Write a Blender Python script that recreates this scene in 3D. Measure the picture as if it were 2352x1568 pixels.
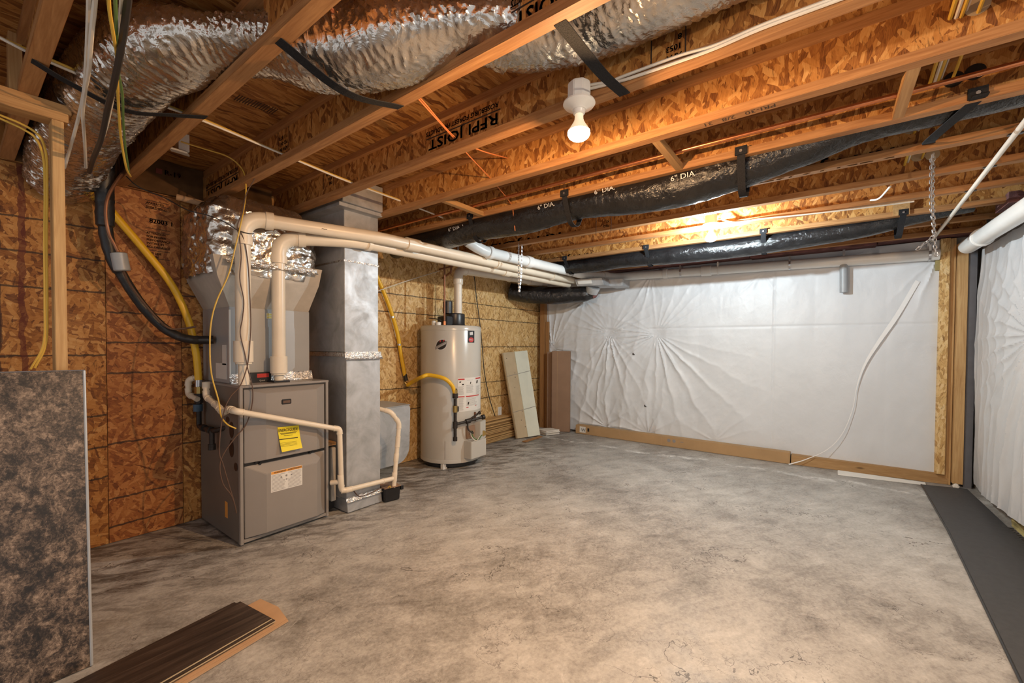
import bpy, bmesh, math, random
from mathutils import Vector, Matrix, noise
random.seed(7)
for o in list(bpy.data.objects): bpy.data.objects.remove(o, do_unlink=True)
SC = bpy.context.scene
COL = SC.collection

# ------------------------------------------------------------------ camera, world, exposure
F, YAW, PITCH, ROLL, CY, CAMZ = 966.6, 0.64113, -0.02007, 0.005046, 810.26, 1.35
_f = Vector((math.cos(YAW)*math.cos(PITCH), math.sin(YAW)*math.cos(PITCH), math.sin(PITCH)))
_r0 = Vector((math.sin(YAW), -math.cos(YAW), 0)); _u0 = _r0.cross(_f)
_r = math.cos(ROLL)*_r0 + math.sin(ROLL)*_u0; _u = -math.sin(ROLL)*_r0 + math.cos(ROLL)*_u0
cam_d = bpy.data.cameras.new('camera'); cam = bpy.data.objects.new('camera', cam_d); COL.objects.link(cam)
cam_d.sensor_fit = 'HORIZONTAL'; cam_d.sensor_width = 36; cam_d.lens = F/2352*36
cam_d.shift_y = (CY-784)/2352; cam_d.clip_start = .02
cam.matrix_world = Matrix(((_r.x, _u.x, -_f.x, 0), (_r.y, _u.y, -_f.y, 0), (_r.z, _u.z, -_f.z, CAMZ), (0, 0, 0, 1)))
SC.camera = cam
W = bpy.data.worlds.new('world'); SC.world = W; W.use_nodes = True
W.node_tree.nodes['Background'].inputs[0].default_value = (.97, .985, 1.0, 1)
W.node_tree.nodes['Background'].inputs[1].default_value = .66
vs = SC.view_settings
vs.view_transform = 'Standard'; vs.look = 'None'; vs.gamma = 1; vs.use_curve_mapping = False
vs.exposure = 0.36
SC.cycles.max_bounces = 8; SC.cycles.adaptive_threshold = .05
LAMPS = dict(warm=((1.0, .60, .30), 72, 90), white=((.76, .91, 1.0), 120, 14), side=((1.0, .82, .64), 34, 52))      # colour, all-round watts and downward watts of the three reflector bulbs

# measuring helpers: where the line of sight of a photo point meets a known plane of the room
def _ray(px, py): return (px-1176)/F*_r - (py-CY)/F*_u + _f
def ax(px, py, X): d = _ray(px, py); d = d*(X/d.x); return Vector((d.x, d.y, d.z+CAMZ))
def ay(px, py, Y): d = _ray(px, py); d = d*(Y/d.y); return Vector((d.x, d.y, d.z+CAMZ))
def az(px, py, Z): d = _ray(px, py); d = d*((Z-CAMZ)/d.z); return Vector((d.x, d.y, d.z+CAMZ))

# ------------------------------------------------------------------ materials
class G:
    def __init__(s, name):
        s.m = bpy.data.materials.new(name); s.m.use_nodes = True; s.t = s.m.node_tree
        s.b = s.t.nodes['Principled BSDF']
    def n(s, typ, ins=None, **kw):
        nd = s.t.nodes.new(typ)
        for k, v in kw.items(): setattr(nd, k, v)
        for k, v in (ins or {}).items(): s.put(nd.inputs[k], v)
        return nd
    def put(s, sock, v):
        if isinstance(v, bpy.types.NodeSocket): s.t.links.new(v, sock)
        elif hasattr(v, 'outputs'): s.t.links.new(v.outputs[0], sock)
        else: sock.default_value = v
    def math(s, op, a, b=0.0, c=None, clamp=False):
        nd = s.n('ShaderNodeMath', operation=op, use_clamp=clamp); s.put(nd.inputs[0], a); s.put(nd.inputs[1], b)
        if c is not None: s.put(nd.inputs[2], c)
        return nd.outputs[0]
    def ramp(s, fac, stops, interp='LINEAR'):
        nd = s.n('ShaderNodeValToRGB'); s.put(nd.inputs[0], fac); cr = nd.color_ramp; cr.interpolation = interp
        while len(cr.elements) < len(stops): cr.elements.new(.5)
        for e, (p, c) in zip(cr.elements, stops):
            e.position = p; e.color = (*c, 1) if len(c) == 3 else c
        return nd.outputs[0]
    def mix(s, fac, a, b, blend='MIX'):
        nd = s.n('ShaderNodeMix', data_type='RGBA', blend_type=blend); s.put(nd.inputs['Factor'], fac)
        for k, v in ((6, a), (7, b)):
            if isinstance(v, tuple) and len(v) == 3: v = (*v, 1)
            s.put(nd.inputs[k], v)
        return nd.outputs[2]
    def coord(s): return s.n('ShaderNodeTexCoord').outputs['Object']
    def world(s): return s.n('ShaderNodeNewGeometry').outputs['Position']
    def vmap(s, v, scale=(1, 1, 1), rot=(0, 0, 0), loc=(0, 0, 0)):
        nd = s.n('ShaderNodeMapping'); s.put(nd.inputs[0], v)
        nd.inputs['Scale'].default_value = scale; nd.inputs['Rotation'].default_value = rot; nd.inputs['Location'].default_value = loc
        return nd.outputs[0]
    def noise(s, v, scale, detail=4, rough=.55, dist=0.0, out=0):
        nd = s.n('ShaderNodeTexNoise', {'Scale': scale, 'Detail': detail, 'Roughness': rough, 'Distortion': dist}); s.put(nd.inputs['Vector'], v)
        return nd.outputs[out]
    def bump(s, h, strength=.3, dist=.01):
        nd = s.n('ShaderNodeBump', {'Strength': strength, 'Distance': dist, 'Height': h}); s.put(s.b.inputs['Normal'], nd.outputs[0])
    def set(s, **kw):
        names = dict(color='Base Color', rough='Roughness', metal='Metallic', spec='Specular IOR Level', emit='Emission Color', power='Emission Strength', alpha='Alpha', trans='Transmission Weight', coat='Coat Weight', ior='IOR')
        for k, v in kw.items():
            if isinstance(v, tuple) and len(v) == 3: v = (*v, 1)
            s.put(s.b.inputs[names[k]], v)
        return s

M = {}
def simple(name, color, rough=.5, metal=0.0, spec=.5, var=.12, scale=12, bump=0.0, bscale=60):
    g = G(name); c = g.coord()
    nz = g.noise(c, scale, 4)
    lo = tuple(x*(1-var) for x in color); hi = tuple(min(1, x*(1+var)) for x in color)
    g.set(color=g.ramp(nz, [(.3, lo), (.7, hi)]), rough=rough, metal=metal, spec=spec)
    if bump: g.bump(g.noise(c, bscale, 4), bump, .004)
    M[name] = g.m; return g

def swz(g, plane):
    sp = g.n('ShaderNodeSeparateXYZ', {0: g.world()})
    a, b, c = {'xz': (0, 2, 1), 'yz': (1, 2, 0), 'xy': (0, 1, 2)}[plane]
    return g.n('ShaderNodeCombineXYZ', {0: sp.outputs[a], 1: sp.outputs[b], 2: g.math('MULTIPLY', sp.outputs[c], .37)}).outputs[0], sp

def osb(name, plane, stops, lines=None, long=12, short=62, dom=None, gloss=.6, marks=None):
    g = G(name); uv, sp = swz(g, plane)
    uv = g.n('ShaderNodeVectorMath', {0: uv, 1: g.n('ShaderNodeVectorMath', {0: g.noise(uv, 7, 3, out=1), 1: (.035, .035, .035)}, operation='MULTIPLY')}, operation='ADD').outputs[0]
    layers = []
    angs = dom or (.25, 1.15, 2.2, 1.75)
    for i, a in enumerate(angs):
        # each strand direction sampled as jagged, stretched cells (rotate first, then stretch)
        v = g.vmap(g.vmap(uv, rot=(0, 0, a), loc=(i*3.1, i*1.7, 0)), scale=(long*(1+.15*i), short*(1-.08*i), 3))
        vo = g.n('ShaderNodeTexVoronoi', {'Vector': v, 'Scale': 1.0, 'Randomness': 1.0}, voronoi_dimensions='2D')
        sc = g.n('ShaderNodeSeparateColor', {0: vo.outputs['Color']})
        layers.append((sc.outputs[0], sc.outputs[1], v))
    val, key, v0 = layers[0]
    for r_, k_, v_ in layers[1:]:
        pick = g.math('GREATER_THAN', k_, key)
        val = g.n('ShaderNodeMix', {'Factor': pick, 'A': val, 'B': r_}, data_type='FLOAT').outputs[0]
        key = g.math('MAXIMUM', key, k_)
    fine = g.noise(g.vmap(g.vmap(uv, rot=(0, 0, angs[0])), scale=(30, 260, 10)), 1, 3)
    big = g.noise(uv, 1.6, 3)
    t = g.math('ADD', g.math('MULTIPLY', g.math('ADD', g.math('MULTIPLY', val, .52), .08), 1.0), g.math('ADD', g.math('MULTIPLY', fine, .42), g.math('MULTIPLY', g.math('SUBTRACT', big, .5), .22)))
    col = g.ramp(t, stops)
    fleck = g.noise(g.vmap(g.vmap(uv, rot=(0, 0, angs[-1])), scale=(15, 95, 4)), 1, 4, .65)
    fleck2 = g.noise(g.vmap(g.vmap(uv, rot=(0, 0, angs[1]+.9)), scale=(19, 120, 4)), 1, 4, .65)
    dk = g.ramp(g.math('MAXIMUM', fleck, fleck2), [(.615, (0, 0, 0)), (.69, (1, 1, 1))])
    col = g.mix(g.math('MULTIPLY', dk, .62), col, tuple(x*.35 for x in stops[0][1]))
    if lines:                                                      # printed nailing lines
        wob = g.math('MULTIPLY', g.math('SUBTRACT', g.noise(uv, 20, 4), .5), .022)
        z = g.math('ADD', sp.outputs[2], wob); tot = None
        for zl, sl in lines:
            zz = g.math('ADD', g.math('MULTIPLY', sp.outputs[0], -sl), z)
            d = g.math('LESS_THAN', g.math('ABSOLUTE', g.math('SUBTRACT', zz, zl)), .0058)
            tot = d if tot is None else g.math('MAXIMUM', tot, d)
        col = g.mix(g.math('MULTIPLY', tot, .8), col, (.012, .01, .01))
    for xl, wd, c_ in (marks or []):                               # spray-painted vertical stripes
        wob = g.math('MULTIPLY', g.math('SUBTRACT', g.noise(uv, 9, 4), .5), .05)
        d = g.math('LESS_THAN', g.math('ABSOLUTE', g.math('SUBTRACT', g.math('ADD', sp.outputs[0], wob), xl)), wd)
        col = g.mix(g.math('MULTIPLY', d, .72), col, c_)
    g.set(color=col, rough=gloss, spec=.35); g.bump(t, .22, .004)
    M[name] = g.m

OS_ORANGE = [(.22, (.11, .032, .007)), (.38, (.27, .100, .022)), (.52, (.41, .172, .040)), (.68, (.52, .245, .066)), (.9, (.63, .36, .13))]
OS_TAN = [(.2, (.26, .125, .04)), (.36, (.49, .285, .10)), (.52, (.64, .405, .16)), (.68, (.71, .49, .22)), (.9, (.78, .60, .35))]
OS_RED = [(.2, (.13, .035, .009)), (.38, (.26, .085, .022)), (.54, (.36, .135, .036)), (.72, (.45, .19, .058)), (.92, (.54, .27, .10))]
osb('osb_web', 'yz', OS_ORANGE, dom=(1.45, .75, 2.3, 1.75), long=11, short=58)
osb('osb_subfloor', 'xy', [(a, tuple(x*.8 for x in c)) for a, c in OS_ORANGE], dom=(.05, 3.05, .3, -.25), long=6, short=60)
osb('osb_wall_a', 'xz', [(a_, tuple(x*y for x, y in zip(c_, (.92, .90, .9)))) for a_, c_ in OS_ORANGE], lines=[(2.09, 0), (1.887, 0), (1.679, 0), (1.267, 0), (.856, .02), (.64, .03), (.43, .04)],
    marks=[(.17, .011, (.012, .010, .012)), (.27, .013, (.10, .010, .008)), (.17, .016, (.035, .008, .006))])
osb('osb_wall_b', 'xz', OS_RED, lines=[(1.553, 0), (1.349, 0), (1.155, -.016), (.655, .022), (.27, .04), (.09, .03)], dom=(.5, 1.9, 2.6, 1.1))
osb('osb_wall_warmlit', 'xz', OS_ORANGE, lines=[(1.899, 0), (1.70, 0), (1.314, 0), (.91, -.02), (.60, 0)], dom=(.4, 1.7, 2.6, 1.0))  # reddened version of the tan wall board: warm lighting put into its colour
osb('osb_wall_c', 'xz', OS_TAN, lines=[(1.899, 0), (1.70, 0), (1.314, 0), (.91, -.02), (.60, 0)], dom=(1.2, 1.9, .7, 2.4))

def wood(name, axis, lo, hi, knots=True, rough=.62):
    g = G(name); c = g.world()
    sc = {'x': (1.2, 22, 22), 'y': (22, 1.2, 22), 'z': (22, 22, 1.2)}[axis]
    v = g.vmap(c, scale=sc)
    a = g.noise(v, 1.6, 5, .6, 1.5); b = g.noise(g.vmap(c, scale=tuple(x*5 for x in sc)), 1.5, 3)
    t = g.math('ADD', g.math('MULTIPLY', a, .7), g.math('MULTIPLY', b, .3))
    col = g.ramp(t, [(.3, lo), (.5, tuple((x+y)/2 for x, y in zip(lo, hi))), (.68, hi)])
    if knots:
        vo = g.n('ShaderNodeTexVoronoi', {'Vector': g.vmap(c, scale=tuple(x*.28 if x > 5 else x*1.6 for x in sc)), 'Scale': 1.0})
        k = g.ramp(vo.outputs['Distance'], [(.03, (1, 1, 1)), (.09, (0, 0, 0))])
        col = g.mix(g.math('MULTIPLY', k, .75), col, tuple(x*.3 for x in lo))
    g.set(color=col, rough=rough, spec=.3); g.bump(t, .12, .003); M[name] = g.m
wood('flange', 'y', (.26, .108, .036), (.49, .252, .100), knots=False)
wood('stud_z', 'z', (.40, .22, .085), (.62, .41, .19))
wood('stud_x', 'x', (.34, .17, .06), (.55, .33, .14))
wood('stud_y', 'y', (.33, .17, .06), (.52, .31, .13))
wood('plate_y', 'y', (.30, .165, .065), (.44, .27, .12))
wood('stud_brown', 'z', (.24, .115, .04), (.38, .20, .08))
wood('plank_trim', 'x', (.36, .20, .075), (.58, .38, .17), knots=False)
osb('lsl_stud', 'yz', OS_TAN, dom=(1.5, 1.35, 1.7, 1.2), long=14, short=60)

def concrete():
    g = G('concrete'); c = g.world()
    w1 = g.n('ShaderNodeVectorMath', {0: c, 1: g.n('ShaderNodeVectorMath', {0: g.noise(c, 1.1, 4, out=1), 1: (.9, .9, 0)}, operation='MULTIPLY')}, operation='ADD').outputs[0]
    big = g.noise(c, .8, 6, .6, .4); mid = g.noise(c, 4.2, 9, .72, .4)
    strk = g.noise(g.vmap(g.vmap(c, rot=(0, 0, .6)), scale=(3, 8, 1)), 1.3, 9, .72, .5)
    fine = g.noise(c, 48, 6, .75)
    t = g.math('ADD', g.math('ADD', g.math('MULTIPLY', big, .30), g.math('MULTIPLY', mid, .26)), g.math('ADD', g.math('MULTIPLY', strk, .22), g.math('MULTIPLY', fine, .22)))
    col = g.ramp(t, [(.385, (.125, .113, .101)), (.45, (.245, .232, .217)), (.508, (.36, .346, .327)), (.565, (.455, .442, .42)), (.65, (.60, .59, .565))])
    sp = g.n('ShaderNodeSeparateXYZ', {0: c})
    # damp, dirty strip and pale bloom along the wall the appliances stand against
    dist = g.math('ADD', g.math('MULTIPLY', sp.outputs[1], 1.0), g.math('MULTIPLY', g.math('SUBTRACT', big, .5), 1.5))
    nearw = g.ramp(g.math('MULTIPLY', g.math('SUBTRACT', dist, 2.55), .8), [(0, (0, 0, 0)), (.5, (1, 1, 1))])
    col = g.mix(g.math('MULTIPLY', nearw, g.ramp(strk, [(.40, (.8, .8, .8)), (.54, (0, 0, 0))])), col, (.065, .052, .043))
    col = g.mix(g.math('MULTIPLY', nearw, g.ramp(mid, [(.60, (0, 0, 0)), (.72, (.7, .7, .7))])), col, (.62, .58, .53))
    # white mineral bloom line in front of the far wall
    wob = g.math('MULTIPLY', g.math('SUBTRACT', g.noise(c, 2.2, 5, .6), .5), .55)
    ln = g.math('ABSOLUTE', g.math('SUBTRACT', g.math('ADD', sp.outputs[0], wob), g.math('ADD', 5.30, g.math('MULTIPLY', sp.outputs[1], -.02))))
    far = g.math('MULTIPLY', g.ramp(ln, [(.0, (1, 1, 1)), (.075, (0, 0, 0))]), g.ramp(g.noise(c, 5, 5, .7), [(.44, (0, 0, 0)), (.62, (.9, .9, .9))]))
    col = g.mix(far, col, (.80, .80, .78))
    # hairline cracks and scuffs
    for sc_, off_, th_, k_ in ((1.3, 2.0, .0022, .75), (2.6, 7.0, .0030, .45), (4.5, 4.0, .004, .35)):
        n_ = g.math('ABSOLUTE', g.math('SUBTRACT', g.noise(g.vmap(c, loc=(off_, off_*1.7, 0)), sc_, 6, .6, .3), .5))
        m_ = g.math('MULTIPLY', g.math('LESS_THAN', n_, th_), g.ramp(g.noise(g.vmap(c, loc=(off_, 0, 0)), 1.4, 2), [(.50, (0, 0, 0)), (.58, (k_,)*3)]))
        col = g.mix(m_, col, (.07, .06, .055))
    scf = g.noise(g.vmap(g.vmap(c, rot=(0, 0, -.5)), scale=(5, 40, 1)), 1.5, 7, .75, .8)
    col = g.mix(g.ramp(scf, [(.60, (0, 0, 0)), (.74, (.45,)*3)]), col, (.66, .64, .61)); col = g.mix(g.ramp(scf, [(.28, (.5,)*3), (.40, (0, 0, 0))]), col, (.12, .11, .10))
    # trowel arcs
    rip = None
    for cx, cy_, k in ((2.6, 2.2, 46), (2.2, 1.4, 60), (3.4, 2.5, 40)):
        d = g.n('ShaderNodeVectorMath', {0: g.n('ShaderNodeVectorMath', {0: w1, 1: (cx, cy_, 0)}, operation='SUBTRACT').outputs[0]}, operation='LENGTH').outputs['Value']
        s_ = g.math('MULTIPLY', g.math('SINE', g.math('MULTIPLY', d, k)), g.ramp(d, [(.1, (1, 1, 1)), (.75, (0, 0, 0))]))
        rip = s_ if rip is None else g.math('ADD', rip, s_)
    rip = g.math('MULTIPLY', rip, g.ramp(g.noise(c, 4, 4), [(.45, (0, 0, 0)), (.6, (1, 1, 1))]))
    g.set(color=col, rough=g.ramp(mid, [(.35, (.34,)*3), (.7, (.62,)*3)]), spec=.4)
    g.bump(g.math('ADD', g.math('ADD', g.math('MULTIPLY', fine, .35), strk), g.math('MULTIPLY', rip, .22)), .22, .010)
    M['concrete'] = g.m
concrete()

def foil(name, base=(.70, .655, .60), rough=.17, strength=.22, scale=13):
    g = G(name); c = g.world()
    a = g.noise(c, scale, 3, .5, 1.8); b = g.noise(c, scale*4, 3, .5, 1.0)
    g.set(color=g.ramp(g.noise(c, 9, 4), [(.3, tuple(x*.72 for x in base)), (.7, base)]), rough=g.ramp(b, [(.3, (rough,)*3), (.7, (rough+.12,)*3)]), metal=.95)
    g.bump(g.math('ADD', a, g.math('MULTIPLY', b, .18)), strength, .03); M[name] = g.m
foil('foil'); foil('foil_tape', (.82, .82, .82), .24, strength=.5, scale=30)
def galv():
    g = G('galvanized'); c = g.world()
    a = g.noise(c, 5, 6, .6, .6); b = g.n('ShaderNodeTexVoronoi', {'Vector': c, 'Scale': 38.0}).outputs['Color']
    g.set(color=g.ramp(a, [(.3, (.36, .37, .38)), (.5, (.50, .51, .525)), (.7, (.62, .63, .65))]), metal=.70,
          rough=g.math('ADD', g.math('MULTIPLY', g.n('ShaderNodeSeparateColor', {0: b}).outputs[0], .06), g.ramp(a, [(.3, (.60,)*3), (.7, (.46,)*3)])))
    g.bump(g.noise(c, 3.5, 3), .25, .03); M['galvanized'] = g.m
galv()
def sheet(name, col, rough):
    g = G(name); c = g.world()
    g.set(color=g.ramp(g.noise(c, 2.2, 4), [(.3, tuple(x*.93 for x in col)), (.7, col)]), rough=rough, spec=.5)
    g.bump(g.noise(g.vmap(c, scale=(1, 1, .6)), 14, 6, .6, .8), .22, .012); M[name] = g.m
sheet('poly_sheet', (.66, .68, .71), .45)
sheet('poly_sheet_side', (.60, .61, .63), .33)
def stone():
    g = G('stone_laminate'); c = g.coord()
    w = g.n('ShaderNodeVectorMath', {0: c, 1: g.n('ShaderNodeVectorMath', {0: g.noise(c, 16, 5, .7, out=1), 1: (.05, .05, .05)}, operation='MULTIPLY')}, operation='ADD').outputs[0]
    a = g.noise(g.vmap(w, scale=(1.25, 1, .85)), 20, 12, .80, .2); b = g.noise(w, 120, 5, .75, .2); big = g.noise(w, 7, 3, .6)
    t = g.math('ADD', g.math('ADD', g.math('MULTIPLY', a, .64), g.math('MULTIPLY', b, .26)), g.math('MULTIPLY', big, .10))
    col = g.ramp(t, [(.43, (.010, .007, .005)), (.475, (.034, .023, .017)), (.505, (.085, .059, .042)), (.54, (.165, .117, .084)), (.60, (.36, .27, .20))])
    g.set(color=col, rough=.42, spec=.45); M['stone_laminate'] = g.m
stone()
def darkplank():
    g = G('dark_plank'); c = g.coord()
    v = g.vmap(c, scale=(3, 60, 60)); a = g.noise(v, 1, 6, .65, .5); b = g.noise(g.vmap(c, scale=(2, 9, 9)), 1, 3)
    t = g.math('ADD', g.math('MULTIPLY', a, .7), g.math('MULTIPLY', b, .3))
    g.set(color=g.ramp(t, [(.32, (.012, .008, .007)), (.5, (.042, .028, .022)), (.7, (.11, .078, .062))]), rough=.40, spec=.4); g.bump(a, .15, .002); M['dark_plank'] = g.m
darkplank()

simple('pvc', (.72, .66, .575), .32, var=.05, scale=4)
simple('pvc_cream', (.73, .64, .51), .35, var=.06, scale=4)
simple('pvc_white', (.78, .78, .76), .30, var=.04, scale=4)
simple('pvc_grey', (.34, .355, .37), .40, var=.06)
simple('furnace_paint', (.26, .235, .215), .36, var=.05, scale=3)
simple('furnace_paint_shaded', (.15, .13, .112), .42, var=.08, scale=3)  # same grey paint as the doors, with the cabinet side's shade put into the colour
simple('coil_paint', (.40, .41, .42), .38, metal=.25, var=.05, scale=3)
simple('kraft_board', (.46, .42, .365), .6, var=.14, scale=8, bump=.15)
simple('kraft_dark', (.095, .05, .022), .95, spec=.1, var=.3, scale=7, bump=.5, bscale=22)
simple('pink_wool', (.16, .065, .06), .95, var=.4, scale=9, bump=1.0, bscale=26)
simple('yellow_wool', (.35, .29, .12), .95, var=.4, scale=12, bump=1.0, bscale=40)
simple('cardboard', (.40, .25, .12), .8, var=.07, scale=5)
simple('cardboard_brown', (.27, .165, .105), .8, var=.08, scale=5)
simple('cardboard_light', (.44, .275, .155), .8, var=.08, scale=9)
simple('tan_board', (.46, .36, .23), .7, var=.08, scale=5)
simple('white_board', (.66, .665, .56), .55, var=.05, scale=5)
simple('paper', (.70, .66, .60), .8, var=.08, scale=20)
simple('tank_paint', (.50, .475, .43), .24, var=.03, scale=3, spec=.55)
simple('white_plastic', (.74, .73, .70), .38, var=.03)
simple('black_plastic', (.012, .012, .014), .35, var=.2)
simple('black_iron', (.035, .028, .024), .5, metal=.4, var=.3, scale=40)
simple('black_foam', (.016, .015, .016), .42, var=.3, scale=30, bump=.4, bscale=45)
simple('black_web', (.020, .020, .022), .8, spec=.15, var=.3, scale=160, bump=.5, bscale=260)
simple('steel', (.55, .55, .56), .32, metal=.9, var=.1)
simple('brass', (.42, .29, .10), .35, metal=.85, var=.15)
simple('copper', (.62, .23, .10), .28, metal=.9, var=.12)
simple('copper_dull', (.25, .12, .07), .45, metal=.6, var=.2)
simple('gas_yellow', (.80, .47, .02), .38, var=.05)
simple('wire_yellow', (.62, .40, .06), .45, var=.06)
simple('wire_white', (.66, .62, .55), .45, var=.06)
simple('wire_green', (.10, .20, .06), .45, var=.08)
simple('wire_black', (.02, .018, .018), .45, var=.1)
simple('wire_brown', (.10, .055, .035), .5, var=.1)
simple('wire_orange', (.60, .20, .07), .45, var=.1)
simple('rubber_mat', (.055, .056, .06), .62, var=.12, scale=30, bump=.15, bscale=300)
simple('grey_strip', (.13, .13, .145), .5, var=.08)
simple('concrete_wall', (.25, .235, .22), .85, var=.15, scale=6, bump=.3)
simple('ink', (.022, .015, .012), .8, var=.1)
simple('ink_faint', (.055, .03, .018), .85, var=.1)
simple('ink_red', (.50, .035, .03), .5, var=.05)
simple('ink_kraft', (.16, .03, .02), .7, var=.1)
simple('ink_grey', (.24, .22, .21), .6, var=.05)
simple('label_white', (.70, .68, .64), .45, var=.03)
simple('label_yellow', (.80, .66, .02), .45, var=.03)
simple('label_orange', (.72, .32, .06), .45, var=.03)
simple('print_white', (.55, .55, .55), .5, var=.05)
simple('foil_ink', (.10, .055, .05), .45, var=.2)
simple('tape_white', (.84, .84, .84), .35, var=.02)
simple('porcelain', (.78, .76, .71), .3, var=.02)
simple('valve_blue', (.05, .10, .16), .5, var=.2)
def flexblack():
    g = G('flex_black'); c = g.world()
    g.set(color=g.ramp(g.noise(c, 9, 4), [(.3, (.006, .006, .007)), (.7, (.016, .016, .017))]), rough=.20, spec=.6)
    g.bump(g.math('ADD', g.noise(c, 26, 5, .6, 1.0), g.math('MULTIPLY', g.noise(c, 90, 3), .3)), .55, .014); M['flex_black'] = g.m
flexblack()
def glow(name, col, power):      # frosted glass: glows and lets the lamp's light through
    g = G(name); t = g.t; out = t.nodes['Material Output']
    e = g.n('ShaderNodeEmission', {'Color': (*col, 1), 'Strength': power}); tr = g.n('ShaderNodeBsdfTransparent', {'Color': (.95, .93, .9, 1)}); ad = g.n('ShaderNodeAddShader', {0: e.outputs[0], 1: tr.outputs[0]})
    t.links.new(ad.outputs[0], out.inputs['Surface']); t.nodes.remove(g.b); M[name] = g.m
glow('bulb_warm', (1.0, .84, .60), 5); glow('bulb_white', (1.0, .98, .95), 5)
simple('bulb_reflector', (.80, .76, .68), .35, var=.02); _b = M['bulb_reflector'].node_tree.nodes['Principled BSDF']; _b.inputs['Emission Color'].default_value = (1, .74, .42, 1); _b.inputs['Emission Strength'].default_value = .45; M['bulb_reflector'].cycles.emission_sampling = 'NONE'
for k in ('bulb_warm', 'bulb_white'): M[k].cycles.emission_sampling = 'NONE'

# ------------------------------------------------------------------ mesh helpers
class MB:
    def __init__(s): s.v, s.f = [], []
    def add(s, vs_, fs):
        k = len(s.v); s.v += [Vector(p) for p in vs_]; s.f += [tuple(i+k for i in f) for f in fs]; return s
    def box(s, x0, x1, y0, y1, z0, z1):
        x0, x1 = min(x0, x1), max(x0, x1); y0, y1 = min(y0, y1), max(y0, y1); z0, z1 = min(z0, z1), max(z0, z1)
        return s.add([(x0, y0, z0), (x1, y0, z0), (x1, y1, z0), (x0, y1, z0), (x0, y0, z1), (x1, y0, z1), (x1, y1, z1), (x0, y1, z1)],
                     [(3, 2, 1, 0), (4, 5, 6, 7), (0, 1, 5, 4), (1, 2, 6, 5), (2, 3, 7, 6), (3, 0, 4, 7)])
    def hexa(s, b, t):      # bottom and top quads, both counter-clockwise from above
        return s.add(list(b)+list(t), [(3, 2, 1, 0), (4, 5, 6, 7), (0, 1, 5, 4), (1, 2, 6, 5), (2, 3, 7, 6), (3, 0, 4, 7)])
    def obox(s, o, a, b, c):   # box from corner o along three vectors
        o, a, b, c = Vector(o), Vector(a), Vector(b), Vector(c)
        if a.cross(b).dot(c) < 0: a, b = b, a
        return s.hexa([o, o+a, o+a+b, o+b], [o+c, o+a+c, o+a+b+c, o+b+c])
    def prism(s, poly, vec):   # planar polygon pushed along vec
        n = len(poly); p = [Vector(q) for q in poly]; v = Vector(vec)
        nrm = sum(((p[i]-p[0]).cross(p[(i+1) % n]-p[0]) for i in range(1, n-1)), Vector())
        if nrm.dot(v) > 0: p.reverse()
        return s.add(p+[q+v for q in p], [tuple(range(n)), tuple(range(2*n-1, n-1, -1))]+[(i, n+i, n+(i+1) % n, (i+1) % n) for i in range(n)])
    def tube(s, pts, r, n=12, caps=True, fn=None, squash=1.0):
        pts = [Vector(p) for p in pts]; m = len(pts)
        rr = r if isinstance(r, (list, tuple)) else [r]*m
        up = Vector((0, 0, 1)); d0 = (pts[1]-pts[0]).normalized()
        if abs(d0.z) > .9: up = Vector((0, 1, 0))
        side = d0.cross(up).normalized(); vs_ = []; 
        for i, p in enumerate(pts):
            d = (pts[min(i+1, m-1)]-pts[max(i-1, 0)]).normalized()
            side = (side-d*side.dot(d)).normalized(); top = side.cross(d)
            for k in range(n):
                a = 2*math.pi*k/n; q, q2 = rr[i] if isinstance(rr[i], tuple) else (rr[i], rr[i]*squash)
                w_ = fn(i/(m-1), a) if fn else 1
                vs_.append(p+side*math.cos(a)*q*w_+top*math.sin(a)*q2*w_)
        fs = [(i*n+k, i*n+(k+1) % n, (i+1)*n+(k+1) % n, (i+1)*n+k) for i in range(m-1) for k in range(n)]
        if caps: fs += [tuple(range(n-1, -1, -1)), tuple(range((m-1)*n, m*n))]
        return s.add(vs_, [tuple(reversed(f)) for f in fs])
    def cyl(s, p, q, r, n=20, r2=None): return s.tube([p, q], [r, r if r2 is None else r2], n)
    def lathe(s, prof, c=(0, 0, 0), n=32):
        c = Vector(c); vs_ = []; m = len(prof)
        for r, z in prof:
            for k in range(n):
                a = 2*math.pi*k/n; vs_.append(c+Vector((r*math.cos(a), r*math.sin(a), z)))
        fs = [(i*n+k, i*n+(k+1) % n, (i+1)*n+(k+1) % n, (i+1)*n+k) for i in range(m-1) for k in range(n)]
        fs += [tuple(range(n-1, -1, -1)), tuple(range((m-1)*n, m*n))]
        return s.add(vs_, fs)
    def build(s, name, mat, parent=None, smooth=False, bevel=0.0, kind=None, label=None):
        off = Vector((0, 0, 0)); q = parent
        while q: off += q.location; q = q.parent
        me = bpy.data.meshes.new(name); me.from_pydata([tuple(v-off) for v in s.v], [], s.f); me.update()
        me.materials.append(M[mat])
        if bevel:
            bm = bmesh.new(); bm.from_mesh(me)
            ed = [e for e in bm.edges if len(e.link_faces) == 2 and e.calc_face_angle(0) > .6]
            bmesh.ops.bevel(bm, geom=ed, offset=bevel, segments=2, affect='EDGES', clamp_overlap=True); bm.to_mesh(me); bm.free()
        if smooth:
            me.polygons.foreach_set('use_smooth', [True]*len(me.polygons)); me.set_sharp_from_angle(angle=math.radians(38))
        o = bpy.data.objects.new(name, me); COL.objects.link(o)
        if parent: o.parent = parent
        if kind: o['kind'] = kind
        if label: o['label'] = label
        return o
def tag(o, label, cat, group=None):
    o['label'] = label; o['category'] = cat
    if group: o['group'] = group
    return o
def thing(name, label, cat, loc, group=None):
    o = bpy.data.objects.new(name, None); o.empty_display_size = .05; o.location = Vector(loc); COL.objects.link(o)
    return tag(o, label, cat, group)
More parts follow.
